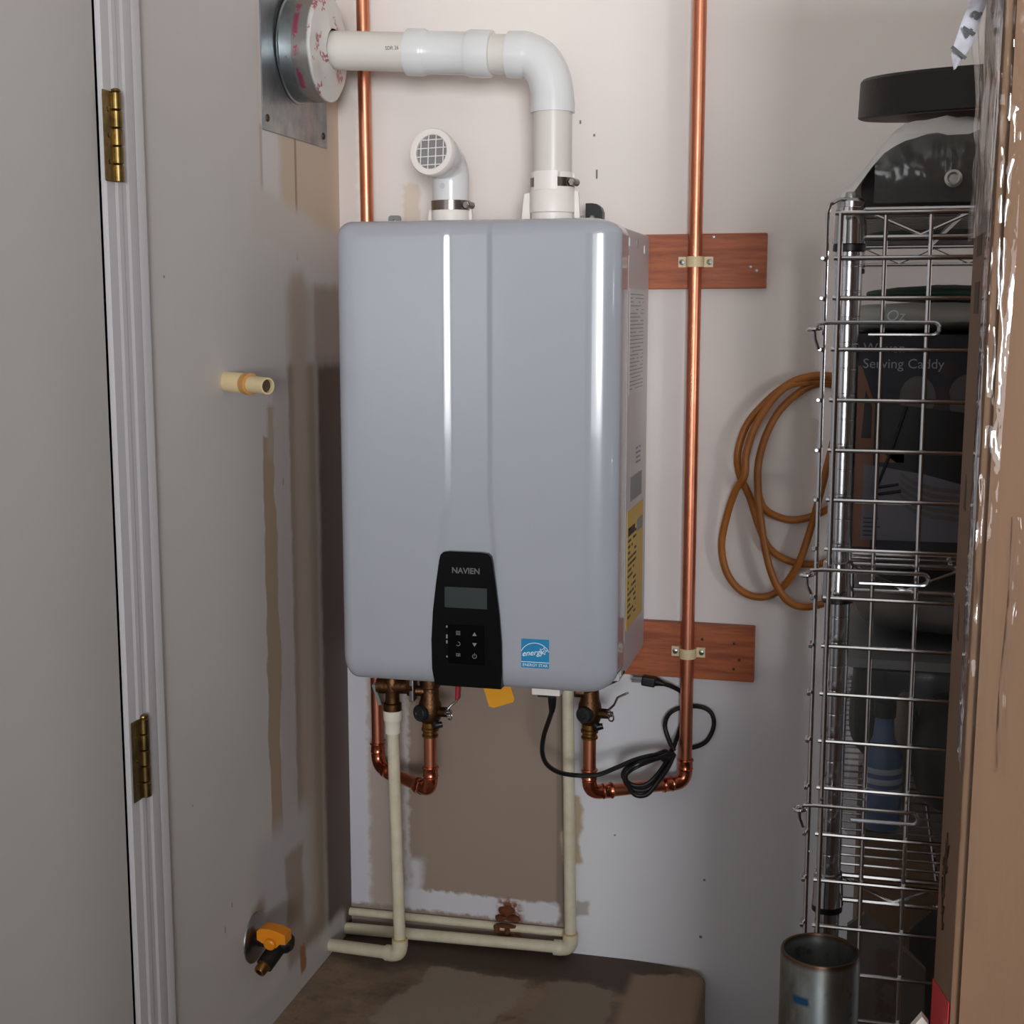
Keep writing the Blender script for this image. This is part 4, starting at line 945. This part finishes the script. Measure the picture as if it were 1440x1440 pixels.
for k, z in enumerate(LEV):
    b = B()
    ym0, ym1, xm0, xm1 = SY0, SY1, SX0, SX1
    for zz in (z, z - 0.027):
        for (p, q) in (((xm0 + 0.012, ym0, zz), (xm1 - 0.012, ym0, zz)), ((xm0 + 0.012, ym1, zz), (xm1 - 0.012, ym1, zz)), ((xm0, ym0 + 0.012, zz), (xm0, ym1 - 0.012, zz)), ((xm1, ym0 + 0.012, zz), (xm1, ym1 - 0.012, zz))):
            b.cyl(p, q, 0.0030, 8)
    for y in (ym0, ym1):
        n = 8; pts = [(xm0 + 0.016 + (xm1 - xm0 - 0.032) * i / n, y, z - 0.002 - (0.023 if i % 2 else 0)) for i in range(n + 1)]
        b.tube(pts, 0.0018, 6)
    for x in (xm0, xm1):
        n = 16; pts = [(x, ym0 + 0.016 + (ym1 - ym0 - 0.032) * i / n, z - 0.002 - (0.023 if i % 2 else 0)) for i in range(n + 1)]
        b.tube(pts, 0.0018, 6)
    so = b.obj('shelf', M_chrome, shelf)
    wb = B()
    for i in range(1, 32): wb.cyl((xm0, ym0 + (ym1 - ym0) * i / 32, z + 0.002), (xm1, ym0 + (ym1 - ym0) * i / 32, z + 0.002), 0.0015, 6, cap=False)
    for i in range(1, 4): wb.cyl((xm0 + (xm1 - xm0) * i / 4, ym0, z - 0.001), (xm0 + (xm1 - xm0) * i / 4, ym1, z - 0.001), 0.0022, 6, cap=False)
    tag(wb.obj('deck_wires', M_chrome, so), kind='stuff')
    for (x, y) in ((SX0, SY0), (SX1, SY0), (SX0, SY1), (SX1, SY1)):
        B().lathe((x, y, z - 0.034), (0, 0, 1), [(0.0129, 0), (0.0168, 0.001), (0.0150, 0.036), (0.0129, 0.037)], 20, False, False).obj('corner_collar', M_chrome, so)
        B().lathe((x, y, z - 0.041), (0, 0, 1), [(0.0129, 0), (0.0160, 0.001), (0.0160, 0.007), (0.0129, 0.008)], 20, False, False).obj('black_sleeve', M_blackr, so)
# grid on the end facing the room
GY = -0.932; WR = 0.0021
xs_ = [0.8745, 0.9170, 0.9590] + [0.9590 + 0.0425 * i for i in range(1, 10)]
zs_ = [1.650, 1.607] + [1.5685 - 0.0498 * i for i in range(0, 31)]
zs_ = [z for z in zs_ if z > 0.12]
endp = B().tube([(0.8745, GY - 0.001, 0.10), (0.8745, GY - 0.001, 1.650)], 0.0025, 8); ep_ = endp.obj('end_panel', M_chrome, shelf)
vw = None
for x in xs_[1:]:
    if vw is None: vw = B().cyl((x, GY + 0.0038, 0.10), (x, GY + 0.0038, 1.650), WR, 8).obj('grid_wire', M_chrome, ep_); bx = x
    else: c = part_copy(vw, (x - bx, 0, 0))
hw = None
for z in zs_:
    if hw is None: hw = B().cyl((0.8690, GY, z), (1.345, GY, z), WR + 0.0002, 8).obj('grid_wire', M_chrome, ep_); bz = z
    else: c = part_copy(hw, (0, 0, z - bz))
# grid along the long side, seen edge-on
LX = 0.8615
sb = B().tube([(LX, -0.926, 0.10), (LX, -0.926, PZ - 0.012), (LX + 0.002, -0.9245, PZ - 0.003), (LX + 0.010, -0.918, PZ + 0.002), (SX0, SY0 - 0.004, PZ + 0.003)], 0.0022, 8)
sp_ = sb.obj('side_panel', M_chrome, shelf)
hw = None
for z in zs_[1:]:
    if hw is None: hw = B().lathe((LX - 0.0032, -0.936, z), (0, 1, 0), [(0.0016, 0), (0.0024, 0.001), (0.0024, 0.016), (0.0016, 0.017)], 10).obj('side_peg', M_chrome, sp_); bz = z
    else: part_copy(hw, (0, 0, z - bz))
# hairpin latches
lt = None
for z in (1.545, 1.3005, 1.0555, 0.811):
    if lt is None:
        yy = GY - 0.012
        P_ = [(0.852, yy + 0.004, z - 0.006), (0.857, yy, z - 0.001), (0.868, yy, z), (0.90, yy, z), (0.962, yy, z)] + [tuple(p) for p in arc((0.964, yy, z - 0.0058), 0.0058, (0, 0, 1), (1, 0, 0), 0.2, PI - 0.2, 8)] + [(0.962, yy, z - 0.0116), (0.93, yy, z - 0.0116), (0.904, yy, z - 0.0116)]
        b = B().tube(P_, 0.0021, 8)
        b.tube(arc((0.853, yy + 0.004, z - 0.0065), 0.0062, (1, 0, 0.1), (0, 1, 0), 0, 2 * PI, 14)[:-1], 0.0019, 8, closed=True)
        b.tube([(0.8525, yy + 0.001, z - 0.007), (0.8535, yy + 0.003, z - 0.016), (0.857, yy + 0.006, z - 0.026)], 0.0019, 8)
        lt = b.obj('latch', M_chrome, shelf); bz = z
    else: part_copy(lt, (0, 0, z - bz))

# ---------------------------------------------------------------- things on the shelving
bag = blob(1.075, -0.62, 1.703, 0.185, 0.24, 0.0445, 3, 0.008, 9, 14, 3.2)
for v in bag.bm.verts:
    d = min(1, max(0, (v.co.x - 0.87) / 0.07)); v.co.z = 1.660 + (v.co.z - 1.6585) * (0.55 + 0.45 * d)
M_darkcloth = mat('dark_padded_cloth', (52, 48, 46), 0.75, var=(14, (34, 33, 36), 0.25), bump=(50, 0.3))
bund = thing('wrapped_bundle', (1.075, -0.62, 1.66), 'dark padded bundle wrapped in clear plastic on the top shelf', 'bundle')
bag.obj('padding', M_darkcloth, bund)
def drape(u, v):
    x = 0.873 + 0.40 * u; y = -0.875 + 0.50 * v
    edge = sm((x - 0.866) / 0.075)
    z = 1.674 + 0.071 * edge + 0.006 * noise.noise(V((x * 22, y * 18, 1.3))) + 0.004 * abs(noise.noise(V((x * 50, y * 30, 7))))
    f = sm((-0.845 - y) / 0.03)
    z -= f * (0.016 + 0.010 * noise.noise(V((x * 25, 3, 1))))
    return (x, y - 0.006 * f, z)
M_paleplastic = film('pale_wrap_film', (226, 228, 226), 0.05, 0.16, 36, 0.5, 0.9)
B().grid(drape, 40, 36).obj('plastic_wrap', M_paleplastic, bund, recalc=False)
def skirt(u, v):
    x = 0.905 + 0.38 * u; z = 1.728 - 0.066 * v
    return (x, -0.889 - 0.006 * math.sin(v * PI) - 0.006 * abs(noise.noise(V((x * 26 + z * 20, z * 16, 2)))), z)
B().grid(skirt, 40, 10).obj('wrap_skirt', M_bagfilm, bund, recalc=False)
B().lathe((0.979, -0.8985, 1.6835), (0, -1, 0.1), [(0.0085, 0), (0.0085, 0.0015), (0.006, 0.003), (0.004, 0.0012)], 20).obj('snap_button', mat('snap_pale_metal', (190, 190, 186), 0.3, 0.8), bund)

Ml = Matrix.Translation((1.038, -0.715, 1.767)) @ Matrix.Rotation(math.radians(5), 4, 'X') @ Matrix.Rotation(math.radians(-0.8), 4, 'Y')
ld = B().lathe((0, 0, 0), (0, 0, 1), [(0.150, 0.0), (0.1525, 0.0015), (0.1505, 0.039), (0.1480, 0.042)], 64)
for v in ld.bm.verts: v.co = Ml @ v.co
lid = thing('round_lid', (1.038, -0.715, 1.767), 'big round black lid lying on the plastic-wrapped bundle', 'lid')
ld.obj('lid_body', M_blackmat, lid)
ub = B().lathe((0, 0, -0.0006), (0, 0, 1), [(0.148, 0.0), (0.148, 0.0008)], 64)
for v in ub.bm.verts: v.co = Ml @ v.co
ub.obj('lid_underside', M_under, lid)

# second level
tp_ = blob(0.985, -0.62, 1.549, 0.115, 0.20, 0.017, 5, 0.004, 12, 10, 3.5)
tx = thing('folded_throw', (0.985, -0.62, 1.533), 'pale folded throw in clear packaging on top of caddy box', 'throw')
tp_.obj('folded_cloth', mat('pale_throw_cloth', (176, 166, 160), 0.75, var=(9, (150, 160, 152), 0.25)), tx)
text('Oz', 0.016, (0.931, -0.826, 1.551), (PI / 2, 0, 0), M_paperw, tx, 'pack_lettering', shear=0.2)
gb2 = blob(1.03, -0.45, 1.578, 0.13, 0.13, 0.011, 8, 0.004, 12, 8, 3)
tag(gb2.obj('folded_green_cloth', mat('dark_green_cloth', (40, 66, 54), 0.8), ), 'dark green folded cloth behind the pale throw', 'cloth')
lnb = thing('caddy_box', (1.0, -0.70, 1.303), 'printed dark carton with serving caddy picture on the middle shelf', 'carton')
BY = -0.850
M_boxdark = mat('carton_print_slate', (44, 46, 58), 0.6, var=(7, (28, 27, 34), 0.25))
B().box(0.893, 1.085, BY, -0.56, 1.304, 1.532).bevel(0.001, 1).obj('carton', M_boxdark, lnb, wn=True)
M_letter = mat('carton_lettering', (150, 150, 158), 0.6)
text('Woven', 0.0140, (0.9000, BY - 0.0004, 1.5180), FRONT, M_letter, lnb, 'carton_lettering', align='LEFT')
text('Serving Caddy', 0.0140, (0.9000, BY - 0.0004, 1.5020), FRONT, M_letter, lnb, 'carton_lettering', align='LEFT')
def decal(poly, m, name, d=0.0003):
    return B().prism(poly, (0, BY - d, 0), (1, 0, 0), (0, 0, 1), 0.0002).obj(name, m, lnb, smooth=False)
M_pbrown = mat('print_brown', (116, 74, 48), 0.5); M_pgrey = mat('print_grey_lavender', (98, 96, 106), 0.5); M_ppale = mat('print_pale', (84, 81, 80), 0.5); M_pblack = mat('print_black', (12, 12, 13), 0.5)
M_pplum = mat('print_plum', (52, 38, 44), 0.5)
# oval shapes, wicker, plates, wire foot, white block, side stripe: the picture printed on the carton
def oval(cx, cz, rx_, rz_, n=18): return [(cx + rx_ * math.cos(2 * PI * i / n), cz + rz_ * math.sin(2 * PI * i / n)) for i in range(n)]
decal(oval(0.9560, 1.468, 0.018, 0.022), M_ppale, 'printed_oval'); decal(oval(1.004, 1.468, 0.018, 0.024), M_ppale, 'printed_oval')
decal(oval(0.981, 1.464, 0.0075, 0.017), M_pplum, 'printed_oval', 0.0006)
decal([(0.9755, 1.492), (0.9850, 1.508), (0.9965, 1.492), (0.986, 1.487)], M_pplum, 'printed_shape', 0.0006)
decal([(0.894, 1.310), (0.914, 1.310), (0.914, 1.46), (0.899, 1.50), (0.894, 1.50)], M_pbrown, 'printed_stripe')
decal([(0.901, 1.425), (0.911, 1.425), (0.911, 1.458), (0.904, 1.475)], M_pblack, 'printed_shape', 0.0006)
decal([(0.9040, 1.318), (1.02, 1.318), (1.02, 1.380), (0.9045, 1.398)], M_pgrey, 'printed_panel', 0.0005)
decal([(0.9155, 1.400), (0.945, 1.400), (0.945, 1.412), (0.9155, 1.412)], M_pbrown, 'printed_shape', 0.0007)
wk = B()
for r_ in range(13):
    for c_ in range(15):
        x = 0.9265 + c_ * 0.0068 + (0.0034 if r_ % 2 else 0); z = 1.459 - r_ * 0.0054 - (c_ * 0.0007)
        if x < 0.943 and z < 1.412: continue
        wk.box(x - 0.0030, x + 0.0030, BY - 0.0022, BY - 0.0004, z - 0.0018, z + 0.0018)
decal([(0.922, 1.462), (1.03, 1.450), (1.03, 1.372), (0.945, 1.394), (0.924, 1.41)], M_pblack, 'printed_wicker', 0.0007)
for z in (1.3905, 1.383, 1.3755, 1.3685, 1.3615):
    P_ = [(0.9425, z), (0.955, z - 0.0085), (0.975, z - 0.0145), (1.02, z - 0.0185)]
    decal(P_ + [(x, q - 0.0045) for x, q in P_[::-1]], M_ppale, 'printed_plate', 0.0010)
wb = B().tube([(0.9455, BY - 0.002, 1.4585), (0.9345, BY - 0.002, 1.420), (0.9295, BY - 0.002, 1.405), (0.9185, BY - 0.002, 1.3735), (0.9182, BY - 0.002, 1.3680), (0.9210, BY - 0.002, 1.3665), (0.9430, BY - 0.002, 1.3705)], 0.0016, 8)
wb.tube([(0.9195, BY - 0.002, 1.3735), (0.9405, BY - 0.002, 1.3775)], 0.0013, 8); wb.obj('printed_wire_foot', M_pblack, lnb)
lb2 = B(); rnd = random.Random(4)
for i in range(5): lb2.box(0.9060, 0.9060 + rnd.uniform(0.012, 0.026), BY - 0.0010, BY - 0.0008, 1.3400 - 0.0045 * i, 1.3415 - 0.0045 * i)
lb2.obj('fine_print', M_pplum, lnb, smooth=False)['kind'] = 'stuff'
wk.bm.free()

# third level: bag over a clear bin with a bottle and a black case
pb_ = blob(1.02, -0.60, 1.232, 0.128, 0.20, 0.040, 11, 0.012, 9, 14, 3.0)
tag(pb_.obj('plastic_bag', mat('grey_plastic_bag', (112, 108, 104), 0.4, var=(8, (88, 86, 84), 0.3))), 'crumpled grey plastic bag lying on the clear bin on the third shelf', 'bag')
binn = thing('clear_bin', (1.02, -0.62, 0.969), 'clear plastic storage bin on the third shelf under crumpled bag', 'bin')
b = B(); b.box(0.893, 1.145, -0.82, -0.42, 0.9705, 1.176); b.bm.faces.ensure_lookup_table()
for v in b.bm.verts:
    if v.co.z < 1.0: v.co.x = 1.025 + (v.co.x - 1.025) * 0.97; v.co.y = -0.62 + (v.co.y + 0.62) * 0.95
b.bevel(0.012, 3); b.obj('bin_body', M_binfilm, binn)
B().prism(rrect(0.889, 1.150, -0.826, -0.414, 0.014), (0, 0, 1.173), (1, 0, 0), (0, 1, 0), 0.010).bevel(0.002, 2).obj('bin_lid', mat('bin_lid_frosted', (120, 122, 124), 0.4), binn, wn=True)
bt = thing('striped_bottle', (0.938, -0.77, 0.9725), 'blue bottle with pale stripes inside the clear bin', 'bottle')
B().lathe((0.938, -0.77, 0.9755), (0, 0, 1), [(0.020, 0), (0.0215, 0.003), (0.0215, 0.085), (0.012, 0.105), (0.010, 0.130)], 24).obj('bottle_body', mat('bottle_blue', (64, 86, 124), 0.4), bt)
for z in (1.0185, 1.030, 1.042):
    B().lathe((0.938, -0.77, z), (0, 0, 1), [(0.0216, 0), (0.0219, 0.0006), (0.0219, 0.0060), (0.0216, 0.0066)], 24, False, False).obj('pale_band', mat('band_pale', (150, 158, 172), 0.5), bt)
B().lathe((0.938, -0.77, 1.1045), (0, 0, 1), [(0.0125, 0), (0.0125, 0.018), (0.010, 0.02)], 18).obj('bottle_cap', M_blackmat, bt)
bc = blob(1.035, -0.70, 1.045, 0.066, 0.085, 0.068, 2, 0.004, 8, 10, 2.6)
tag(bc.obj('black_case', mat('case_black', (9, 9, 10), 0.6)), 'rounded black case inside the clear bin beside the blue bottle', 'case')
pk = blob(0.962, -0.695, 1.045, 0.014, 0.03, 0.070, 4, 0.006, 10, 8, 3)
tag(pk.obj('tan_packet', mat('tan_packet_paper', (120, 106, 94), 0.7)), 'tan paper packet standing behind the blue bottle in clear bin', 'packet')

ln = blob(1.012, -0.525, 1.065, 0.112, 0.085, 0.092, 13, 0.006, 9, 12, 3.5)
tag(ln.obj('folded_linens', mat('dark_linens', (58, 58, 56), 0.85, var=(9, (40, 41, 42), 0.25))), 'dark grey folded linens filling the back of clear bin', 'linens')
# bottom level: tan carton with paper bags in front
bcart = B().box(0.915, 1.20, -0.72, -0.30, 0.145, 0.915).bevel(0.003, 2)
tag(bcart.obj('tall_carton', mat('brown_carton', (128, 104, 84), 0.75, var=(6, (112, 90, 72), 0.25)), wn=True), 'tall plain brown carton on the bottom shelf behind paper bags', 'carton')
def paper_bag(name, x0, x1, y0, y1, peak, zt, zs_, m, label):
    b = B(); nx, nz = 14, 26
    def f(u, v, front):
        x = x0 + (x1 - x0) * u; top = zt if abs(u - peak) < 1e-6 else zt - abs(u - peak) * zs_
        z = 0.145 + (top - 0.145) * v
        k = 0.008 * noise.fractal(V((x * 14, z * 5, 3 if front else 9)), 0.9, 2.1, 3)
        y = (y0 if front else y1) + k + (0.5 * (y1 - y0) * (v ** 3) * (0.85 if front else -0.85))
        return (x, y, z)
    g0 = [[b.bm.verts.new(f(i / nx, j / nz, True)) for j in range(nz + 1)] for i in range(nx + 1)]
    g1 = [[b.bm.verts.new(f(i / nx, j / nz, False)) for j in range(nz + 1)] for i in range(nx + 1)]
    for g, fl in ((g0, False), (g1, True)):
        for i in range(nx):
            for j in range(nz):
                q = (g[i][j], g[i + 1][j], g[i + 1][j + 1], g[i][j + 1]); b.bm.faces.new(q[::-1] if fl else q)
    for j in range(nz):
        b.bm.faces.new((g1[0][j], g0[0][j], g0[0][j + 1], g1[0][j + 1])); b.bm.faces.new((g0[nx][j], g1[nx][j], g1[nx][j + 1], g0[nx][j + 1]))
    for i in range(nx):
        b.bm.faces.new((g0[i][nz], g0[i + 1][nz], g1[i + 1][nz], g1[i][nz])); b.bm.faces.new((g1[i][0], g1[i + 1][0], g0[i + 1][0], g0[i][0]))
    return tag(b.obj(name, m), label, 'bag', 'paper bags on the bottom shelf')
def bag_mat(nm, c0, c1, red):
    m = mat(nm, c0, 0.65); n = NT(m)
    c = n.mix(n.step(n.noise(12, 4, 0.6, (1, 1, 0.3)), 0.35, 0.65), c0, c1)
    if red: c = n.mix(n.math('MULTIPLY', n.rect(n.x, n.z, 0.938, 0.960, 0.70, 0.865, 0.004), n.step(n.noise(40), 0.42, 0.5)), c, red)
    n.color(c); return m
paper_bag('paper_bag', 0.905, 0.990, -0.872, -0.80, 0.22, 0.900, 0.075, bag_mat('grey_paper_bag', (100, 97, 93), (86, 84, 80), (92, 78, 75)), 'pale grey paper bag with faded red print on the bottom shelf')
paper_bag('paper_bag', 0.975, 1.095, -0.786, -0.730, 0.42, 0.905, 0.13, bag_mat('dark_grey_bag', (80, 78, 76), (60, 58, 58), None), 'darker grey peaked bag on bottom shelf right of the red-printed bag')

# ---------------------------------------------------------------- tall cardboard box in front of the shelving
XB, YB0, YB1, ZB = 0.977, -1.405, -1.245, 2.02
cbx = thing('cardboard_box', (1.36, -1.32, 0), 'tall flat brown cardboard box with clear tape in front of wire shelving', 'cardboard box')
B().box(XB, 1.75, YB0, YB1, 0.0, ZB).bevel(0.003, 2).obj('carton', M_card, cbx, wn=True)
# outer flap with open corrugated edge
B().box(XB + 0.006, 1.752, YB0 - 0.0075, YB0 - 0.0045, 0.0, ZB - 0.02).obj('front_flap', M_card, cbx, smooth=False)
B().box(XB + 0.006, 1.752, YB0 - 0.0012, YB0 - 0.0002, 0.0, ZB - 0.02).obj('flap_liner', M_card, cbx, smooth=False)
fl = B(); n = 520; zz0, zz1 = 0.55, ZB - 0.03
pts_o, pts_i = [], []
for i in range(n + 1):
    z = zz0 + (zz1 - zz0) * i / n; y = YB0 - 0.0029 + (0.0018 if i % 2 else -0.0018)
    pts_o.append(fl.bm.verts.new((XB + 0.006, y, z))); pts_i.append(fl.bm.verts.new((XB + 0.030, y, z)))
for i in range(n): fl.bm.faces.new((pts_o[i], pts_o[i + 1], pts_i[i + 1], pts_i[i]))
tag(fl.obj('corrugation', M_cardedge, cbx, smooth=False, recalc=False), kind='stuff')
# clear tape over the corner, wrinkled
def tape_front(u, v):
    z = 1.14 + 0.86 * v; x = XB - 0.001 + (0.013 + 0.005 * noise.noise(V((z * 6, 2, 2)))) * u
    e = 1 - sm((u - 0.15) / 0.85)
    k = e * (0.0028 * noise.noise(V((x * 150 + z * 3, z * 7, 0))) + 0.0022 * noise.noise(V((x * 70 + z * 20, z * 34, 9))))
    return (x, YB0 - 0.0112 - k, z)
B().grid(tape_front, 30, 420).obj('clear_tape', M_film, cbx, recalc=False)
def tape_sliver(u, v):
    z = 1.25 + 0.17 * v; x = XB + 0.020 + 0.006 * u + 0.003 * noise.noise(V((z * 9, 1, 1)))
    return (x, YB0 - 0.0085 - 0.0012 * math.sin(u * PI) - 0.0022 * abs(noise.noise(V((x * 120, z * 36, 6)))), z)
B().grid(tape_sliver, 12, 120).obj('clear_tape', M_film, cbx, recalc=False)
def tape_side(u, v):
    z = 1.25 + 0.76 * v; y = YB0 - 0.0118 + 0.050 * u
    k = (1 - u) * (0.0026 * noise.noise(V((y * 110 + z * 4, z * 6, 5))) + 0.0012 * noise.noise(V((y * 240, z * 15, 2))))
    return (XB - 0.0014 - abs(k), y, z)
B().grid(tape_side, 30, 320).obj('clear_tape', M_film, cbx, recalc=False)
def wrap_top(u, v):
    z = 1.60 + 0.42 * v; y = YB0 - 0.004 + 0.155 * u
    k = 0.004 * noise.fractal(V((y * 25, z * 16, 8)), 0.8, 2.2, 4)
    fl_ = sm((z - 1.70) / 0.04) * u
    return (XB - 0.003 - abs(k) - 0.004 * fl_, y, z)
B().grid(wrap_top, 24, 60).obj('stretch_wrap', M_wrap, cbx, recalc=False)
# printed arrows and a scrap of handwriting on the narrow side
M_pink = mat('carton_print_dark', (70, 52, 38), 0.8)
def side_mark(poly, name='printed_mark'):
    B().prism(poly, (XB - 0.0003, 0, 0), (0, -1, 0), (0, 0, 1), -0.0002).obj(name, M_pink, cbx, smooth=False)
for z in (1.420, 1.325):
    side_mark([(1.29, z - 0.012), (1.31, z - 0.012), (1.300, z + 0.014)], 'printed_arrow')
for z in (1.560, 1.600):
    side_mark([(1.285, z - 0.012), (1.325, z - 0.012), (1.325, z + 0.010), (1.285, z + 0.010)])
rnd = random.Random(12)
hw_ = B()
for i in range(9):
    y = 1.285 + rnd.uniform(0, 0.03); z = 1.10 + i * 0.008
    P_ = [(XB - 0.0008, -(y + 0.006 * k + rnd.uniform(-0.002, 0.002)), z + 0.006 * math.sin(k * 1.7 + i)) for k in range(5)]
    hw_.tube(P_, 0.0006, 4)
hw_.obj('pen_scribble', M_pink, cbx)
rt = B().prism([(1.2455, 1.022), (1.404, 1.082), (1.404, 0.90), (1.2455, 0.90)], (XB - 0.0008, 0, 0), (0, -1, 0), (0, 0, 1), -0.0006)
rt.obj('red_tape', mat('red_tape', (206, 24, 36), 0.45), cbx, smooth=False)
# printed strip hanging from the top corner
def strip_f(u, v):
    c = [V((0.985, -1.345, 1.800)), V((0.972, -1.352, 1.772)), V((0.960, -1.360, 1.736)), V((0.951, -1.365, 1.705))]
    t = v * 3; i = min(2, int(t)); f = t - i; p = c[i].lerp(c[i + 1], f)
    wd = 0.0068 if v < 0.86 else 0.0068 * (1 - (v - 0.86) / 0.14 * 0.9)
    d = (u - 0.5) * 2 * wd
    return (p.x + d * 0.93, p.y - 0.001 * math.sin(u * PI), p.z - d * -0.30)
M_strip = mat('strip_plastic_pale', (196, 196, 206), 0.35, var=(30, (120, 116, 124), 0.15))
B().grid(strip_f, 6, 30, 0.0006).obj('printed_strip', M_strip, cbx)['label'] = 'pale plastic strip with black characters'
text('1', 0.017, (0.9535, -1.3685, 1.7145), (PI / 2, math.radians(-50), 0), M_pblack, cbx, 'strip_lettering', bold=0.0002)
text('4', 0.012, (0.9585, -1.3660, 1.7275), (PI / 2, math.radians(-58), 0), M_pblack, cbx, 'strip_lettering', bold=0.0004)
text('a', 0.012, (0.9620, -1.3640, 1.7395), (PI / 2, math.radians(-62), 0), M_pblack, cbx, 'strip_lettering', bold=0.0003)

wc = B().prism([(0.932, 0.0), (0.962, 0.0), (0.962, 1.047), (0.9570, 1.053), (0.9480, 1.040), (0.932, 1.010)], (0, -1.36, 0), (1, 0, 0), (0, 0, 1), -0.008).bevel(0.001, 1)
tag(wc.obj('white_board_offcut', mat('offcut_white', (206, 200, 192), 0.6), wn=True), 'corner of white board standing beside the red-taped carton bottom', 'board')

cbx.rotation_euler = (0, 0.0072, 0); cbx.location = (1.36 - 0.0128, -1.32, 0.0032)

# ---------------------------------------------------------------- steel tube
TX, TY, TZ = 0.8800, -1.06, 0.955
def tube_mat():
    m = mat('old_steel_tube', (132, 134, 132), 0.34, 0.85); n = NT(m)
    a = n.noise(10, 6, 0.65, (1, 1, 0.5)); b_ = n.noise(40, 5)
    c = n.mix(n.step(a, 0.4, 0.65), (140, 146, 146), (96, 92, 84)); c = n.mix(n.math('MULTIPLY', n.step(b_, 0.6, 0.7), 0.6), c, (80, 62, 48))
    c = n.mix(n.rect(n.math('ADD', n.x, n.math('MULTIPLY', n.math('SUBTRACT', b_, 0.5), 0.02)), n.z, 0.855, 0.872, 0.914, 0.922, 0.002), c, (40, 84, 120))
    c = n.mix(n.step(n.z, 0.948, 0.954), c, (92, 72, 56)); n.color(c); return m
tub = thing('steel_tube', (TX, TY, 0), 'upright open steel tube standing in front of the wire shelving', 'tube')
TR = 0.0372
B().lathe((TX, TY, 0.0), (0, 0, 1), [(TR, 0), (TR, TZ - 0.002), (TR - 0.0008, TZ), (TR - 0.0030, TZ), (TR - 0.0036, TZ - 0.002), (TR - 0.0036, 0.02)], 56, False, False).obj('tube_wall', tube_mat(), tub)
B().lathe((TX, TY, 0.012), (0, 0, 1), [(TR - 0.0036, 0), (TR - 0.0036, 0.008)], 40).obj('tube_bottom', M_dark, tub)
